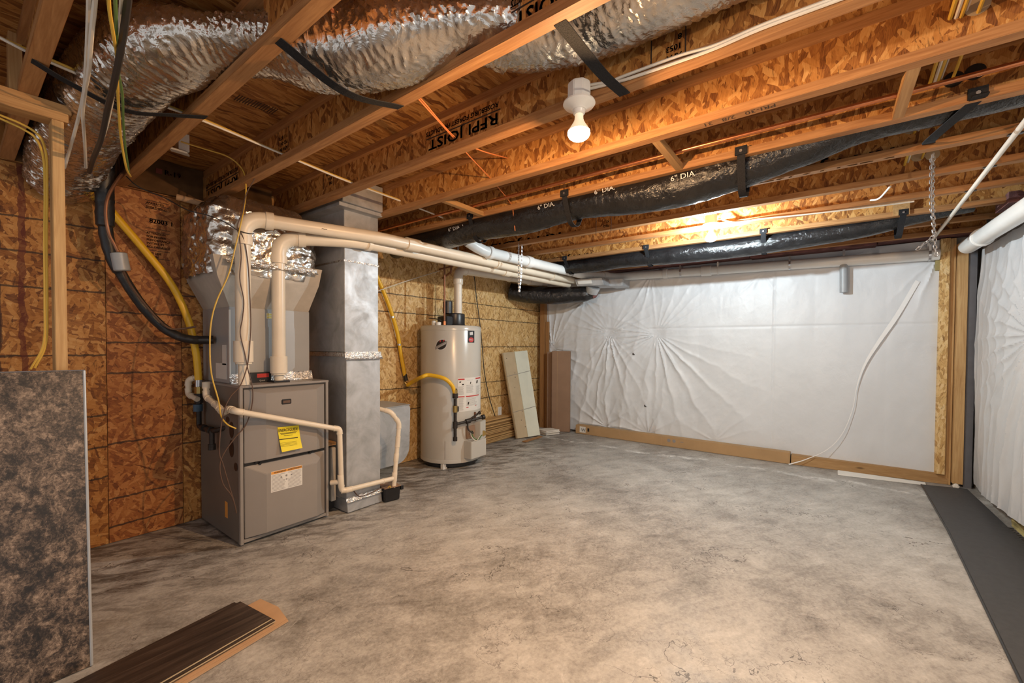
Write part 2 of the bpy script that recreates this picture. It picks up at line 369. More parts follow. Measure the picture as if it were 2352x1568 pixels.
def spl(pts, k=8):      # smooth curve through points
    p = [Vector(q) for q in pts]
    if len(p) < 3: return p
    p = [2*p[0]-p[1]]+p+[2*p[-1]-p[-2]]; out = []
    for i in range(1, len(p)-2):
        a, b, c, d = p[i-1:i+3]
        for j in range(k):
            t = j/k
            out.append(.5*((2*b)+(c-a)*t+(2*a-5*b+4*c-d)*t*t+(3*b-a-3*c+d)*t**3))
    return out+[p[-2]]
def rounded(pts, bend):
    p = [Vector(q) for q in pts]; out = [p[0]]; arcs = []
    for i in range(1, len(p)-1):
        a = p[i]+(p[i-1]-p[i]).normalized()*bend; c = p[i]+(p[i+1]-p[i]).normalized()*bend
        arc = [a*(1-t)**2+p[i]*2*t*(1-t)+c*t*t for t in [j/8 for j in range(9)]]
        out += arc; arcs.append((arc, (p[i-1]-p[i]).normalized(), (p[i+1]-p[i]).normalized()))
    return out+[p[-1]], arcs
def wire(name, pts, r, mat, label, cat='cable', group=None, k=8, n=7):
    return tag(MB().tube(spl(pts, k), r, n).build(name, mat, smooth=True), label, cat, group)
def pvc(name, label, pts, r, mat, bend=None, couplings=(), cat='pipe', n=20, elbows=True, extra=.028):
    bend = bend or r*1.5
    t = thing(name, label, cat, pts[0]); path, arcs = rounded(pts, bend)
    MB().tube(path, r, n).build('pipe', mat, t, smooth=True)
    if elbows:
        for arc, d0, d1 in arcs:
            e = MB().tube([arc[0]+d0*extra]+arc+[arc[-1]+d1*extra], r*1.14, n)
            e = e.build('elbow', mat, t, smooth=True)
            for q, d in ((arc[0], d0), (arc[-1], d1)):
                MB().tube([q+d*extra*.6, q+d*extra*1.15], r*1.22, n).build('elbow_rim', mat, e, smooth=True)
    for a, b in couplings:
        a, b = Vector(a), Vector(b); d = (b-a).normalized()*.006
        MB().tube([a, a+d, b-d, b], [r*1.1, r*1.2, r*1.2, r*1.1], n).build('coupling', mat, t, smooth=True)
    return t
_cache = {}
def text_mesh(txt, size, align='LEFT', shear=0.0, sx=1.0):
    cu = bpy.data.curves.new('txt', 'FONT'); cu.body = txt; cu.size = size; cu.align_x = align; cu.shear = shear; cu.fill_mode = 'FRONT'; cu.resolution_u = 2
    o = bpy.data.objects.new('txt', cu); COL.objects.link(o)
    dg = bpy.context.evaluated_depsgraph_get(); me = bpy.data.meshes.new_from_object(o.evaluated_get(dg))
    vs_ = [v.co.copy() for v in me.vertices]; fs = [tuple(p.vertices) for p in me.polygons]
    bpy.data.objects.remove(o); bpy.data.curves.remove(cu); bpy.data.meshes.remove(me)
    return vs_, fs
def text(mb, txt, size, o, right, up, sx=1.0, align='LEFT', shear=0.0, bold=0.0):
    vs_, fs = text_mesh(txt, size, align, shear); R_, U_ = Vector(right).normalized(), Vector(up).normalized()
    o = Vector(o)
    k = [(0, 0)] if not bold else [(0, 0), (bold, 0), (0, bold), (bold, bold)]
    for dx, dy in k: mb.add([o+R_*(v.x*sx+dx)+U_*(v.y+dy) for v in vs_], fs)
    return mb
def patch(c00, c10, c11, c01, nrm=None, th=.0012):   # thin flat label
    p = [Vector(q) for q in (c00, c10, c11, c01)]; n = nrm or (p[1]-p[0]).cross(p[3]-p[0]).normalized()
    return MB().prism([q for q in p], Vector(n)*th)
def fbm(x, y, z=0.0): return noise.fractal(Vector((x, y, z)), 1.0, 2.0, 4)
# ------------------------------------------------------------------ the setting
JB, JT, SP, FW, FH = 2.403, 2.644, .4907, .058, .040      # joist underside, top, spacing, flange width and height
YL, XB, YR = 3.83, 5.90, -1.10                            # left wall, far wall, right wall
def struct(mb, name, mat, parent=None, **k): return mb.build(name, mat, parent, kind='structure', **k)
struct(MB().box(-2.6, 6.1, -1.35, 4.0, -.12, 0), 'floor', 'concrete')
struct(MB().box(-2.6, 6.1, -1.35, 4.0, JT, JT+.025), 'ceiling', 'osb_subfloor')
wl = struct(MB().box(-1.9, 6.05, YL+.012, YL+.12, 0, JT), 'wall_left', 'osb_subfloor')
for x0, x1, m in ((-1.9, -.592, 'osb_wall_a'), (-.589, .626, 'osb_wall_a'), (.630, 1.034, 'osb_wall_b'), (1.038, 2.37, 'osb_wall_warmlit'), (2.373, 3.592, 'osb_wall_c'), (3.595, 4.813, 'osb_wall_c'), (4.817, 5.90, 'osb_wall_c')):
    MB().box(x0, x1, YL, YL+.0115, .004, 2.40).build('strand_board_panel', m, wl)
MB().box(-1.9, 5.9, YL-.02, YL+.0115, 2.402, JT-.001).build('rim_board', 'osb_subfloor', wl)
wb = struct(MB().box(XB, XB+.1, -1.35, YL+.1, 0, JT), 'wall_back', 'concrete_wall')
wr = struct(MB().box(1.2, XB, YR-.16, YR-.06, 0, JT), 'wall_right', 'concrete_wall')
# printed block on the red panel, upside of the sheet
mb = MB(); R_, U_ = (1, 0, 0), (0, 0, 1)
o = ay(338, 495, YL-.0012); text(mb, '82003 1', .042, (o.x+.01, YL-.0012, o.z-.045), R_, U_, bold=.002)
zz = o.z+.105
for i, (dz, wd, t) in enumerate(((0, .125, 'APA RATED'), (-.028, .125, 'SHEATHING'), (-.21, .12, 'ATTENTION'), (-.235, .12, 'FOR PROPER'), (-.258, .12, 'PERFORMANCE'), (-.281, .12, 'INSTALL IN'), (-.304, .12, 'ACCORDANCE'), (-.350, .12, 'THIS SIDE'), (-.375, .12, 'DOWN'))):
    text(mb, t, .020, (o.x-.005, YL-.0012, zz+dz-.02), R_, U_, sx=.95, bold=.001)
for dz in (.002, -.026, -.052, -.122, -.19, -.213, -.325, -.345, -.40):
    mb.box(o.x-.01, o.x+.125, YL-.002, YL-.0008, zz+dz, zz+dz+.0035)
mb.build('printed_stamp', 'ink_faint', wl)

# kraft-faced insulation filling the joist ends over the left wall
def batt(name, x0, x1, y0, y1, z0, z1, mat, label, seed, amp=.02, cat='insulation', axis='y', group=None):
    mb = MB(); n, m = 16, 10
    vs_ = []
    for side in (0, 1):
        for j in range(m+1):
            for i in range(n+1):
                u, v = i/n, j/m
                bul = (math.sin(math.pi*u)*math.sin(math.pi*v))**.5
                d = amp*(1.6*bul+fbm(u*5+seed, v*4, seed)) if side == 0 else 0
                if axis == 'y': vs_.append((x0+(x1-x0)*u, (y0-d) if side == 0 else y1, z0+(z1-z0)*v))
                else: vs_.append(((x0-d) if side == 0 else x1, y1+(y0-y1)*u, z0+(z1-z0)*v))
    N_ = (n+1)*(m+1); fs = []
    for j in range(m):
        for i in range(n):
            a = j*(n+1)+i; fs.append((a, a+1, a+n+2, a+n+1)); fs.append((N_+a+n+1, N_+a+n+2, N_+a+1, N_+a))
    for i in range(n): fs.append((i+1, i, N_+i, N_+i+1)); a = m*(n+1)+i; fs.append((a, a+1, N_+a+1, N_+a))
    for j in range(m): a = j*(n+1); fs.append((a, a+n+1, N_+a+n+1, N_+a)); a += n; fs.append((a+n+1, a, N_+a, N_+a+n+1))
    return tag(mb.add(vs_, fs).build(name, mat, smooth=True), label, cat, group)
def jx(k): return .246+SP*(k+1)          # far lower edge of joist k
gi = 'insulation batts in the joist ends over the left wall'
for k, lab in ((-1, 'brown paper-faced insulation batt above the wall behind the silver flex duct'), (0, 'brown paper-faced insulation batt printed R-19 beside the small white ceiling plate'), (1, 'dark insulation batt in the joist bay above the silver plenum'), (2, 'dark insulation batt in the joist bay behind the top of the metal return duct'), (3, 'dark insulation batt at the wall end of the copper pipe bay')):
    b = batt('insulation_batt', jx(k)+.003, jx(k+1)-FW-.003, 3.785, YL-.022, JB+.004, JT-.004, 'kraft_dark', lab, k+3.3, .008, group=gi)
    if k == 0:
        p0 = Vector((jx(0)+.16, 3.764, JB+.13)); mb = MB(); text(mb, 'R-19', .05, (p0.x+.03, 3.758, p0.z), R_, U_, bold=.002); mb.box(p0.x-.015, p0.x+.02, 3.761, 3.763, p0.z, p0.z+.035); mb.build('printed_rating', 'ink_kraft', b)

# ------------------------------------------------------------------ I-joists
jl = {-2: 'I-joist at the far left, left of the pale stud frame', -1: 'leftmost I-joist in view, ending over the pale stud frame header', 0: 'I-joist the silver flex duct passes through beside the hanging cables', 1: 'I-joist the silver flex duct crosses second, with the grey strap ends',
      2: 'I-joist with large black upside-down lettering just behind the warm bulb', 3: 'I-joist carrying two short blocks, between the warm bulb and the copper pipe', 4: 'I-joist the long black flex duct is strapped to',
      5: 'I-joist with black lettering directly behind the long black flex duct', 6: 'dark-sided I-joist just in front of the white bulb joist', 7: 'bright lit I-joist that holds the white bulb', 8: 'pale lit I-joist strapped to the far black flex duct',
      9: 'I-joist just behind the far black flex duct', 10: 'last I-joist, closest to the white plastic far wall'}
J = {}
def web(mb, x, y0, y1): mb.box(x-.005, x+.005, y0, y1, JB+FH-.004, JT-FH+.004)
gaps = {0: (1.66, 2.10), 1: (.86, 1.32)}
for k in range(-2, 11):
    xf = jx(k); xc = xf-FW/2; y1 = YL-.025
    t = thing('floor_joist', jl[k], 'joist', (xc, 1.3, JB), 'wooden I-joists of the open ceiling'); J[k] = t
    mb = MB()
    if k in gaps:
        g0, g1 = gaps[k]; web(mb, xc, -1.14, g0); web(mb, xc, g1, y1)
    else: web(mb, xc, -1.14, y1)
    mb.build('web', 'osb_web', t)
    MB().box(xc-FW/2, xc+FW/2, -1.14, y1, JB, JB+FH).build('bottom_flange', 'flange', t, bevel=.002)
    MB().box(xc-FW/2, xc+FW/2, -1.14, y1, JT-FH, JT-.001).build('top_flange', 'flange', t)
def joist_print(k, ya, yb, ztop, big=True, small=True):
    """upside-down mill lettering on the side of the web facing the room"""
    x = jx(k)-FW/2-.0062; t = J[k]; mb = MB(); ln = yb-ya; s = ln/5.6 if big else 0
    vs_, _ = text_mesh('RFPI JOIST', 1.0); w = max(v.x for v in vs_)
    sc = ln/w; sz = .078
    text(mb, 'RFPI JOIST', sz, (x, ya, ztop-.064), (0, 1, 0), (0, 0, -1), sx=ln/(w*sz), bold=.003)
    if small:
        mb.box(x-.0003, x+.0003, ya-.01, yb+.02, ztop-.061+.006, ztop-.061+.012)
        vs_, _ = text_mesh('ROSEBURG FOREST PRODUCTS', 1.0); w = max(v.x for v in vs_)
        text(mb, 'ROSEBURG FOREST PRODUCTS', .036, (x, ya, ztop-.010), (0, 1, 0), (0, 0, -1), sx=(ln+.02)/(w*.036), bold=.0015, shear=.2)
    mb.build('printed_lettering', 'ink', t)
def wy(k, px, py): return ax(px, py, jx(k)-FW/2-.006)
p, q = wy(2, 1146, 262), wy(2, 985, 320); joist_print(2, p.y, q.y, p.z+.075)
p, q = wy(1, 530, 395), wy(1, 478, 425); joist_print(1, p.y-.12, p.y+.45, 2.56)
joist_print(1, .55, 1.00-.12, 2.56)
p, q = wy(5, 2060, 372), wy(5, 1742, 436); joist_print(5, p.y, q.y, 2.52, small=False)
p, q = wy(6, 1292, 525), wy(6, 1160, 550); joist_print(6, p.y, q.y+.35, 2.53, small=False)
p, q = wy(8, 1362, 572), wy(8, 1285, 590); joist_print(8, p.y, q.y+.2, 2.52, small=False)
# grade stamps on the webs: small boxed prints
def stamp(k, px, py, rows=('PS2-04', '11068', 'APA'), s=.03):
    c = wy(k, px, py); x = jx(k)-FW/2-.0062; mb = MB()
    for i, r in enumerate(rows): text(mb, r, s, (x, c.y-.03, c.z+.03-i*s*1.15), (0, 1, 0), (0, 0, -1), bold=.0012)
    for dy in (-.045, .085): mb.box(x-.0003, x+.0003, c.y+dy, c.y+dy+.004, c.z-.075, c.z+.065)
    mb.build('grade_stamp', 'ink', J[k])
stamp(1, 655, 320, ('F11 BTR', 'PS2-04', 'APA 061', 'EXP 1')); stamp(2, 1548, 100, ('8', '1053', 'APA')); stamp(2, 758, 405, ('PS2-04', 'APA', '061')); stamp(5, 1392, 515, ('X1', 'PRO'), .028)
mb = MB(); p = az(1785, 252, JB); text(mb, 'PRI-30   2/8   31', .045, (jx(3)-FW+.012, p.y, JB-.0006), (0, 1, 0), (1, 0, 0)); mb.build('grade_stamp', 'ink_faint', J[3])
# subfloor grade print
mb = MB()
for i in range(5):
    c = az(545+i*19, 222+i*7, JT-.001)
    for j in range(3): mb.box(c.x+j*.012, c.x+j*.012+.005, c.y-.03, c.y+.05, JT-.0015, JT-.0005)
mb.build('ceiling_stamp', 'ink_faint', bpy.data.objects['ceiling'])

# blocks between joists
gb = 'short wooden blocks between joists'
for y, lab, flat in ((.725, 'short flat wooden block between joists to the right of the warm bulb', 1), (2.29, 'short flat wooden block between joists above the white vent pipes', 1), (-.25, 'short upright wooden block between joists by the copper pipe at the upper right', 0)):
    tag(MB().box(jx(3)-.004, jx(4)-FW+.004, y-.021, y+.021, JB+.0005-.036*0, JB+.036).build('wood_block', 'stud_x', bevel=.002), lab, 'block', gb)
tag(MB().box(jx(2)+.02, jx(2)+.058, 2.85, 2.89, JB+.04, JT-.04).build('web_stiffener', 'stud_x'), 'small wooden piece standing in the joist bay left of the metal duct top', 'block', gb)

# ------------------------------------------------------------------ pale stud frame at the left
t = thing('stud_frame', 'pale bare stud frame with double header at the far left, behind the stone-pattern slab', 'frame', (.302, 2.775, 0))
MB().box(.283, .321, 2.73, 2.819, 0, 2.327).build('post', 'stud_z', t, bevel=.002)
MB().box(-1.2, .335, 2.725, 2.822, 2.327, 2.364).build('lower_plate', 'stud_x', t, bevel=.002)
MB().box(-1.2, .345, 2.728, 2.82, 2.365, 2.4025).build('upper_plate', 'stud_x', t, bevel=.002)
MB().box(.165, .203, 2.74, 2.82, 2.403, JT-.002).build('cripple', 'stud_z', t)
MB().box(-.16, -.122, 2.73, 2.819, 0, 2.327).build('post', 'stud_z', t, bevel=.002)

# ------------------------------------------------------------------ far wall: plastic over insulation, studs and plates
def film(name, U, V, nu, nv, fn, mat, label):
    vs_ = [fn(U[0]+(U[1]-U[0])*i/nu, V[0]+(V[1]-V[0])*j/nv) for j in range(nv+1) for i in range(nu+1)]
    fs = [(j*(nu+1)+i, j*(nu+1)+i+1, (j+1)*(nu+1)+i+1, (j+1)*(nu+1)+i) for j in range(nv) for i in range(nu)]
    return tag(MB().add(vs_, fs).build(name, mat, smooth=True), label, 'plastic sheet')
pin = []
for px, py, A, R0, n in ((1400, 765, 1.0, .66, 25), (1508, 768, 1.0, .85, 27), (1268, 800, 1.0, .6, 23), (1497, 628, .7, .5, 15), (1390, 980, .9, .5, 15), (1487, 997, .8, .55, 15), (1340, 690, .6, .4, 13), (2152, 592, .8, .45, 13), (1640, 1012, .35, .4, 13), (1752, 625, .3, .45, 11)):
    c = ax(px, py, 5.85); pin.append((c.y, c.z, A, R0, n))
def back_h(y, z):
    h = 0
    for i, (a, b, A, R0, n) in enumerate(pin):
        dy, dz = y-a, z-b; r = math.hypot(dy, dz); th = math.atan2(dz, dy)
        if r > 3*R0: continue
        ph = n*th+2.2*math.sin(2*th+i)+1.6*fbm(dy*2+i, dz*2, i)
        s = 1-abs(math.sin(ph/2)); w = math.exp(-(r/R0)**1.5)*(r/(r+.035))
        amp = .55+.45*math.sin(3*th+i*1.7)
        if i < 2: amp *= .30+.85*max(0, -math.sin(th))+.35*abs(math.cos(th))**3; w = math.exp(-(r/(R0*(1+.5*max(0, -math.sin(th)))))**1.5)*(r/(r+.035))
        h += A*.034*w*amp*(s**1.7)-A*.020*math.exp(-(r/.10)**2)
    soft = max(0, min(1, (y+.4)/2.2))
    v = y*13+2.2*fbm(y*1.5, z*1.2, 4)+z*1.5
    h += .016*soft*(1-abs(math.sin(v+.9*z)))**2*max(0, min(1, (1.75-z)*1.2))*max(0, min(1, (y-1.2)*1.1))
    h += .007*fbm(y*1.7, z*1.3, 9)+.004*fbm(y*5, z*2.5, 2)+.004*soft*(1-abs(fbm(y*4+z, z*3, 6)))**3
    h += -.006*math.exp(-((z-1.58)/.012)**2)-.007*math.exp(-((y-.50)/.010)**2)
    h += .012*abs(math.sin(math.pi*(y+.5)/.61))**.6*.5
    return h
film('vapor_barrier', (3.78, -.885), (.02, 2.40), 420, 230, lambda y, z: (5.866-back_h(y, z), y, z), 'poly_sheet', 'white plastic sheet stapled over the whole far wall, creased around staple points')
t = thing('corner_stud', 'brown stud standing in the far left corner between the wood wall and the plastic', 'stud', (5.8, 3.68, 0))
MB().box(5.775, 5.858, 3.66, 3.745, 0, 2.40).build('stud', 'stud_brown', t, bevel=.002)
MB().box(5.80, 5.84, 3.60, 3.655, 0, 1.72).build('side_strip', 'stud_brown', t, bevel=.002)
gs = 'studs in the far right corner'
tag(MB().box(5.80, 5.895, -.947, -.880, .10, JB-.002).build('wall_stud', 'lsl_stud', bevel=.002), 'speckled strand-lumber stud at the right end of the far plastic', 'stud', gs)
tag(MB().box(5.835, 5.895, -.993, -.950, .0, JB-.002).build('wall_stud', 'stud_z', bevel=.002), 'narrow recessed stud between the speckled stud and the pale stud', 'stud', gs)
tag(MB().box(5.785, 5.895, -1.068, -.997, .03, 2.335).build('wall_stud', 'stud_z', bevel=.002), 'pale knotty stud beside the dark grey strip in the far right corner', 'stud', gs)
tag(MB().box(5.80, 5.895, -1.128, -1.072, .0, 2.30).build('wall_strip', 'grey_strip'), 'dark grey vertical strip between the pale stud and the right plastic', 'strip')
mb = MB().hexa([(5.735, .30, .002), (5.83, -.975, .002), (5.895, -.975, .002), (5.895, .30, .002)][::-1], [(5.755, .30, .10), (5.84, -.975, .10), (5.895, -.975, .10), (5.895, .30, .10)][::-1])
struct(mb, 'trim_1', 'plate_y')
# pink wool above the far wall
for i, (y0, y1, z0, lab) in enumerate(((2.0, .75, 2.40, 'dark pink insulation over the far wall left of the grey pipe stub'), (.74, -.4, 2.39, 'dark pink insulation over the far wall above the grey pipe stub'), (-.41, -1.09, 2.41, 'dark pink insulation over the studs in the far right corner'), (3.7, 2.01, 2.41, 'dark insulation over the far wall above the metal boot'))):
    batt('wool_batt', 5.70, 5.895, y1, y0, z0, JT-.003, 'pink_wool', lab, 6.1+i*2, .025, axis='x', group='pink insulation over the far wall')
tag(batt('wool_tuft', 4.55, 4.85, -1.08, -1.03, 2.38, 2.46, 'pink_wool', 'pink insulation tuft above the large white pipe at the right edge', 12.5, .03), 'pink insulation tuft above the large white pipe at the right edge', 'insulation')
tag(batt('wool_tuft', 5.82, 5.86, -.89, -.85, 2.10, 2.22, 'yellow_wool', '', 15.5, .012), 'yellow insulation peeking out beside the speckled stud top', 'insulation')

# right wall plastic
def right_h(x, z):
    a = ay(2352, 770, -1.08); dx, dz = x-a.x, z-a.z; r = math.hypot(dx, dz*1.1); th = math.atan2(dz, dx)
    h = .05*math.sin(min(1, max(0, z/2.2))*math.pi)*(.4+.6*abs(math.sin((x-5.7)*2.4)))
    ph = 26*th+3*fbm(x*1.5, z*1.5, 3); w = math.exp(-(r/1.1)**2)*(r/(r+.06))
    h += .022*w*(1-abs(math.sin(ph/2)))**1.5-.03*math.exp(-(r/.16)**2)
    h += .014*(1-abs(math.sin(x*16+3*fbm(x*.8, z*.7, 1)+1.5*z)))**2*(.4+.6*abs(fbm(x*2, z*.8, 7)+.3))
    h += .010*fbm(x*3, z*1.2, 5)
    return h
def right_p(x, z):
    s = (5.72-x)/4.2; zb = .07+.09*min(1, max(0, (5.6-x)/1.4))
    zz = zb+(2.24-zb)*z
    return (x+.02*math.sin(zz*5), YR-.035+right_h(x, zz)+.05*(1-z)**3*min(1, max(0, (5.7-x)*2)), zz)
film('vapor_barrier', (5.72, 1.6), (0, 1), 360, 200, right_p, 'poly_sheet_side', 'loosely draped clear-white plastic sheet on the right wall, over the dark floor strip')
tag(batt('wool_tuft', 3.0, 4.75, YR-.03, YR-.05, .01, .16, 'yellow_wool', '', 19.5, .02), 'yellow insulation showing under the hem of the right plastic', 'insulation')
# ------------------------------------------------------------------ furnace
FX0, FX1, FY0, FY1, FZ = 1.140, 1.755, 3.085, 3.80, 1.058
t = thing('furnace', 'grey-brown gas furnace with yellow energy label, standing against the wood wall', 'furnace', (1.45, 3.44, 0))
body = MB().box(FX0, FX1, FY0+.022, FY1, .015, FZ-.004).build('cabinet', 'furnace_paint_shaded', t, bevel=.003)
for xa in (FX0, FX1-.020): MB().box(xa, xa+.020, FY0-.004, FY0+.03, .01, FZ-.004).build('edge_rail', 'furnace_paint', t, bevel=.002)
MB().box(FX0-.003, FX1+.003, FY0-.006, FY1, FZ-.006, FZ+.010).build('top_plate', 'furnace_paint', t, bevel=.003)
MB().box(FX0+.020, FX1-.020, FY0-.002, FY0+.03, .018, .040).build('toe_rail', 'furnace_paint', t, bevel=.002)
def door(name, x0, x1, z0, z1, bl, br, bt, bb, d=.048):
    y = FY0+.002
    o = [(x0, y, z0), (x1, y, z0), (x1, y, z1), (x0, y, z1)]
    i = [(x0+bl, y-d, z0+bb), (x1-br, y-d, z0+bb), (x1-br, y-d, z1-bt), (x0+bl, y-d, z1-bt)]
    bk = [(a, y+.018, c) for a, b, c in o]
    return MB().add(o+i+bk, [(4, 5, 6, 7), (0, 1, 5, 4), (1, 2, 6, 5), (2, 3, 7, 6), (3, 0, 4, 7), (1, 0, 8, 9), (2, 1, 9, 10), (3, 2, 10, 11), (0, 3, 11, 8), (11, 10, 9, 8)]).build(name, 'furnace_paint', t, bevel=.0025)
X0, X1 = FX0+.028, FX1-.030
up = door('upper_door', X0, X1, .548, 1.040, .118, .085, .030, .010)
lo = door('lower_door', X0, X1, .045, .528, .118, .085, .070, .012)
MB().box(X0, X1, FY0+.004, FY0+.02, .527, .549).build('door_gap', 'black_plastic', t)
for px, py in ((588, 1062), (597, 1064), (712, 1039), (719, 1033)):
    p = ay(px, py, FY0-.004); MB().cyl((p.x, FY0-.012, p.z), (p.x, FY0+.004, p.z), .008, 12).build('door_screw', 'black_plastic', t, smooth=True)
p = ay(658, 922, FY0-.046); b = MB().box(p.x-.034, p.x+.034, FY0-.050, FY0-.04, p.z-.018, p.z+.018).build('badge', 'black_plastic', up, bevel=.004)
MB().box(p.x-.024, p.x+.024, FY0-.051, FY0-.0495, p.z-.009, p.z+.009).build('badge_plate', 'wire_brown', up)
# energy label, slightly curled off the door
yl = FY0-.0482; c0, c1, c2, c3 = ay(637, 981, yl), ay(686, 976, yl), ay(690, 1027, yl), ay(644, 1037, yl)
mb = MB(); n = 10; vs_ = []
for j in range(n+1):
    for i in range(9):
        u, v = i/8, j/n; p = (c0*(1-u)+c1*u)*(1-v)+(c3*(1-u)+c2*u)*v
        vs_.append(p+Vector((0, -.002-.022*v**2.5-.006*v*u, 0)))
mb.add(vs_, [(j*9+i, (j+1)*9+i, (j+1)*9+i+1, j*9+i+1) for j in range(n) for i in range(8)])
lab = mb.build('energy_label', 'label_yellow', up, smooth=True)
Rl = (c1-c0).normalized(); Ul = (c0-c3).normalized(); Ul = (Ul-Rl*Ul.dot(Rl)).normalized()
LL, LW = (c0-c3).length, (c1-c0).length
def lp(a_, d_): v = d_/LL; return c0+Rl*(a_*LW)-Ul*d_+Vector((0, -.0045-.022*v**2.5-.006*v*a_, 0))
mb = MB(); vs_, fs = text_mesh('ENERGYGUIDE', 1.0); tw = max(v.x for v in vs_)
for bx in (0, .008): mb.add([lp(.04+(v.x+bx*4)/tw*.90, .034-v.y*.030) for v in vs_], fs)
for dv, a_, b_, h_ in ((.043, .12, .90, .0028), (.049, .16, .86, .0028), (.062, .30, .70, .0022), (.083, .08, .95, .0050), (.110, .10, .9, .0012), (.118, .10, .9, .0012), (.126, .10, .9, .0012), (.134, .10, .9, .0012)):
    n_ = 8; mb.add([lp(a_+(b_-a_)*i/n_, dv+e_) for e_ in (h_, 0) for i in range(n_+1)], [(i, i+1, n_+2+i, n_+1+i) for i in range(n_)])
mb.build('label_print', 'ink', up)
# warning label
yl = FY0-.0462; c0, c1, c2, c3 = ay(622, 1083, yl), ay(694, 1068, yl), ay(694, 1113, yl), ay(622, 1131, yl)
x0, x1, z0, z1 = c0.x, c1.x, (c2.z+c3.z)/2, (c0.z+c1.z)/2
MB().box(x0, x1, yl-.0012, yl, z0, z1).build('warning_label', 'label_white', lo)
MB().box(x0+.002, x1-.002, yl-.0020, yl-.0011, z1-.020, z1-.002).build('label_band', 'label_orange', lo)
mb = MB(); text(mb, 'WARNING', .0165, (x0+.02, yl-.0024, z1-.0165), (1, 0, 0), (0, 0, 1), bold=.0006); text(mb, 'AVERTISSEMENT', .0165, (x0+(x1-x0)*.53, yl-.0024, z1-.0165), (1, 0, 0), (0, 0, 1), sx=.8, bold=.0006)
for i in range(13):
    z = z1-.030-i*.0088
    for a, b in ((.02, .46), (.53, .97)):
        if i in (1, 2, 3, 4): a, b = (.02, .36) if a < .5 else (.62, .97)
        mb.box(x0+(x1-x0)*a, x0+(x1-x0)*(b-.06*random.random()), yl-.0020, yl-.0012, z, z+.0022)
for dx, dz in ((0, 0), (-.035, -.004), (.035, -.002), (.002, -.026)): mb.cyl((x0+(x1-x0)*.48+dx, yl-.0024, z1-.048+dz), (x0+(x1-x0)*.48+dx, yl-.001, z1-.048+dz), .007 if dx == 0 else .005, 8)
mb.build('label_print', 'ink_grey', lo)
# knockouts, tags and screws on the left side
for px, py, ry, rz in ((532, 987, .038, .055), (532, 1030, .04, .058), (542, 1072, .03, .028), (523, 963, .03, .02)):
    p = ax(px, py, FX0); MB().tube([(FX0-.0015, p.y, p.z), (FX0+.004, p.y, p.z)], [(ry, rz)]*2, 20).build('knockout', 'black_plastic', body)
p = ax(520, 1170, FX0); MB().box(FX0-.0012, FX0+.002, p.y-.022, p.y+.022, p.z-.055, p.z+.055).build('serial_tag', 'label_orange', body)

# ------------------------------------------------------------------ coil cabinet and plenum above
t = thing('coil_cabinet', 'grey evaporator coil cabinet standing on top of the furnace', 'cabinet', (1.44, 3.55, FZ+.01))
MB().box(1.160, 1.722, 3.30, 3.80, FZ+.011, 1.60).build('case', 'coil_paint', t, bevel=.003)
MB().box(1.156, 1.1645, 3.285, 3.30, FZ+.06, 1.58).build('edge_trim', 'label_white', t)
MB().box(1.20, 1.70, 3.296, 3.301, FZ+.03, 1.47).build('access_panel', 'coil_paint', t, bevel=.002)
p = ay(627, 723, 3.296); mb = MB(); MB().box(p.x-.045, p.x+.06, 3.2955, 3.300, p.z-.03, p.z+.012).build('yellow_tag', 'label_white', t)
for i in range(3): mb.box(p.x-.043, p.x+.058, 3.2945, 3.2957, p.z-.026+i*.013, p.z-.019+i*.013)
mb.build('tag_stripes', 'label_yellow', t)
a = ax(505, 853, 1.159); MB().box(1.1575, 1.161, a.y-.12, a.y+.07, a.z-.05, a.z+.06).build('rating_label', 'label_white', t)
a = ax(516, 815, 1.159); MB().box(1.1575, 1.161, a.y-.03, a.y+.04, a.z-.07, a.z+.07).build('rating_label', 'label_white', t)
# crumpled foil tape skirt
def crumple(name, x0, x1, z0, z1, y, parent, seed, mat='foil_tape', amp=.014):
    mb = MB(); n, m = 40, 8; vs_ = []
    for j in range(m+1):
        for i in range(n+1):
            u, v = i/n, j/m; vs_.append((x0+(x1-x0)*u, y-.004-amp*abs(fbm(u*14+seed, v*4, seed))-.02*(1-v)**2, z0+(z1-z0)*v+.008*fbm(u*9, seed, 3)*v))
    mb.add(vs_, [(j*(n+1)+i, j*(n+1)+i+1, (j+1)*(n+1)+i+1, (j+1)*(n+1)+i) for j in range(m) for i in range(n)]); return mb.build(name, mat, parent, smooth=True)
crumple('foil_tape_skirt', 1.155, 1.735, FZ+.012, FZ+.075, 3.298, t, 2.2)
t2 = thing('manual_packet', 'black instruction packet with a red band on the furnace top, behind the vent pipes', 'booklet', (1.36, 3.25, FZ+.01))
a, b = ay(588, 872, 3.25), ay(622, 866, 3.25); z0 = FZ+.011
MB().box(1.285, 1.415, 3.262, 3.285, z0, z0+.072).build('packet', 'black_plastic', t2)
MB().box(1.32, 1.40, 3.2605, 3.262, z0+.034, z0+.062).build('red_band', 'ink_red', t2)
mb = MB(); text(mb, 'Quick', .016, (1.335, 3.2604, z0+.008), (1, 0, 0), (0, 0, 1)); mb.build('print', 'print_white', t2)

t = thing('plenum', 'flared duct-board plenum wrapped in silver foil above the furnace coil', 'plenum', (1.4, 3.5, 1.60))
b0 = [(1.165, 3.305), (1.718, 3.305), (1.718, 3.80), (1.165, 3.80)]; b1 = [(1.035, 3.20), (1.775, 3.20), (1.775, 3.81), (1.035, 3.81)]
m0 = [tuple(Vector((*a,)).lerp(Vector((*b,)), .75)) for a, b in zip(b0, b1)]
mb = MB(); mb.hexa([(x, y, 1.60) for x, y in b0], [(x, y, 1.80) for x, y in m0]); mb.hexa([(x, y, 1.80) for x, y in m0], [(x, y, 1.93) for x, y in b1])
mb.build('flare', 'kraft_board', t)
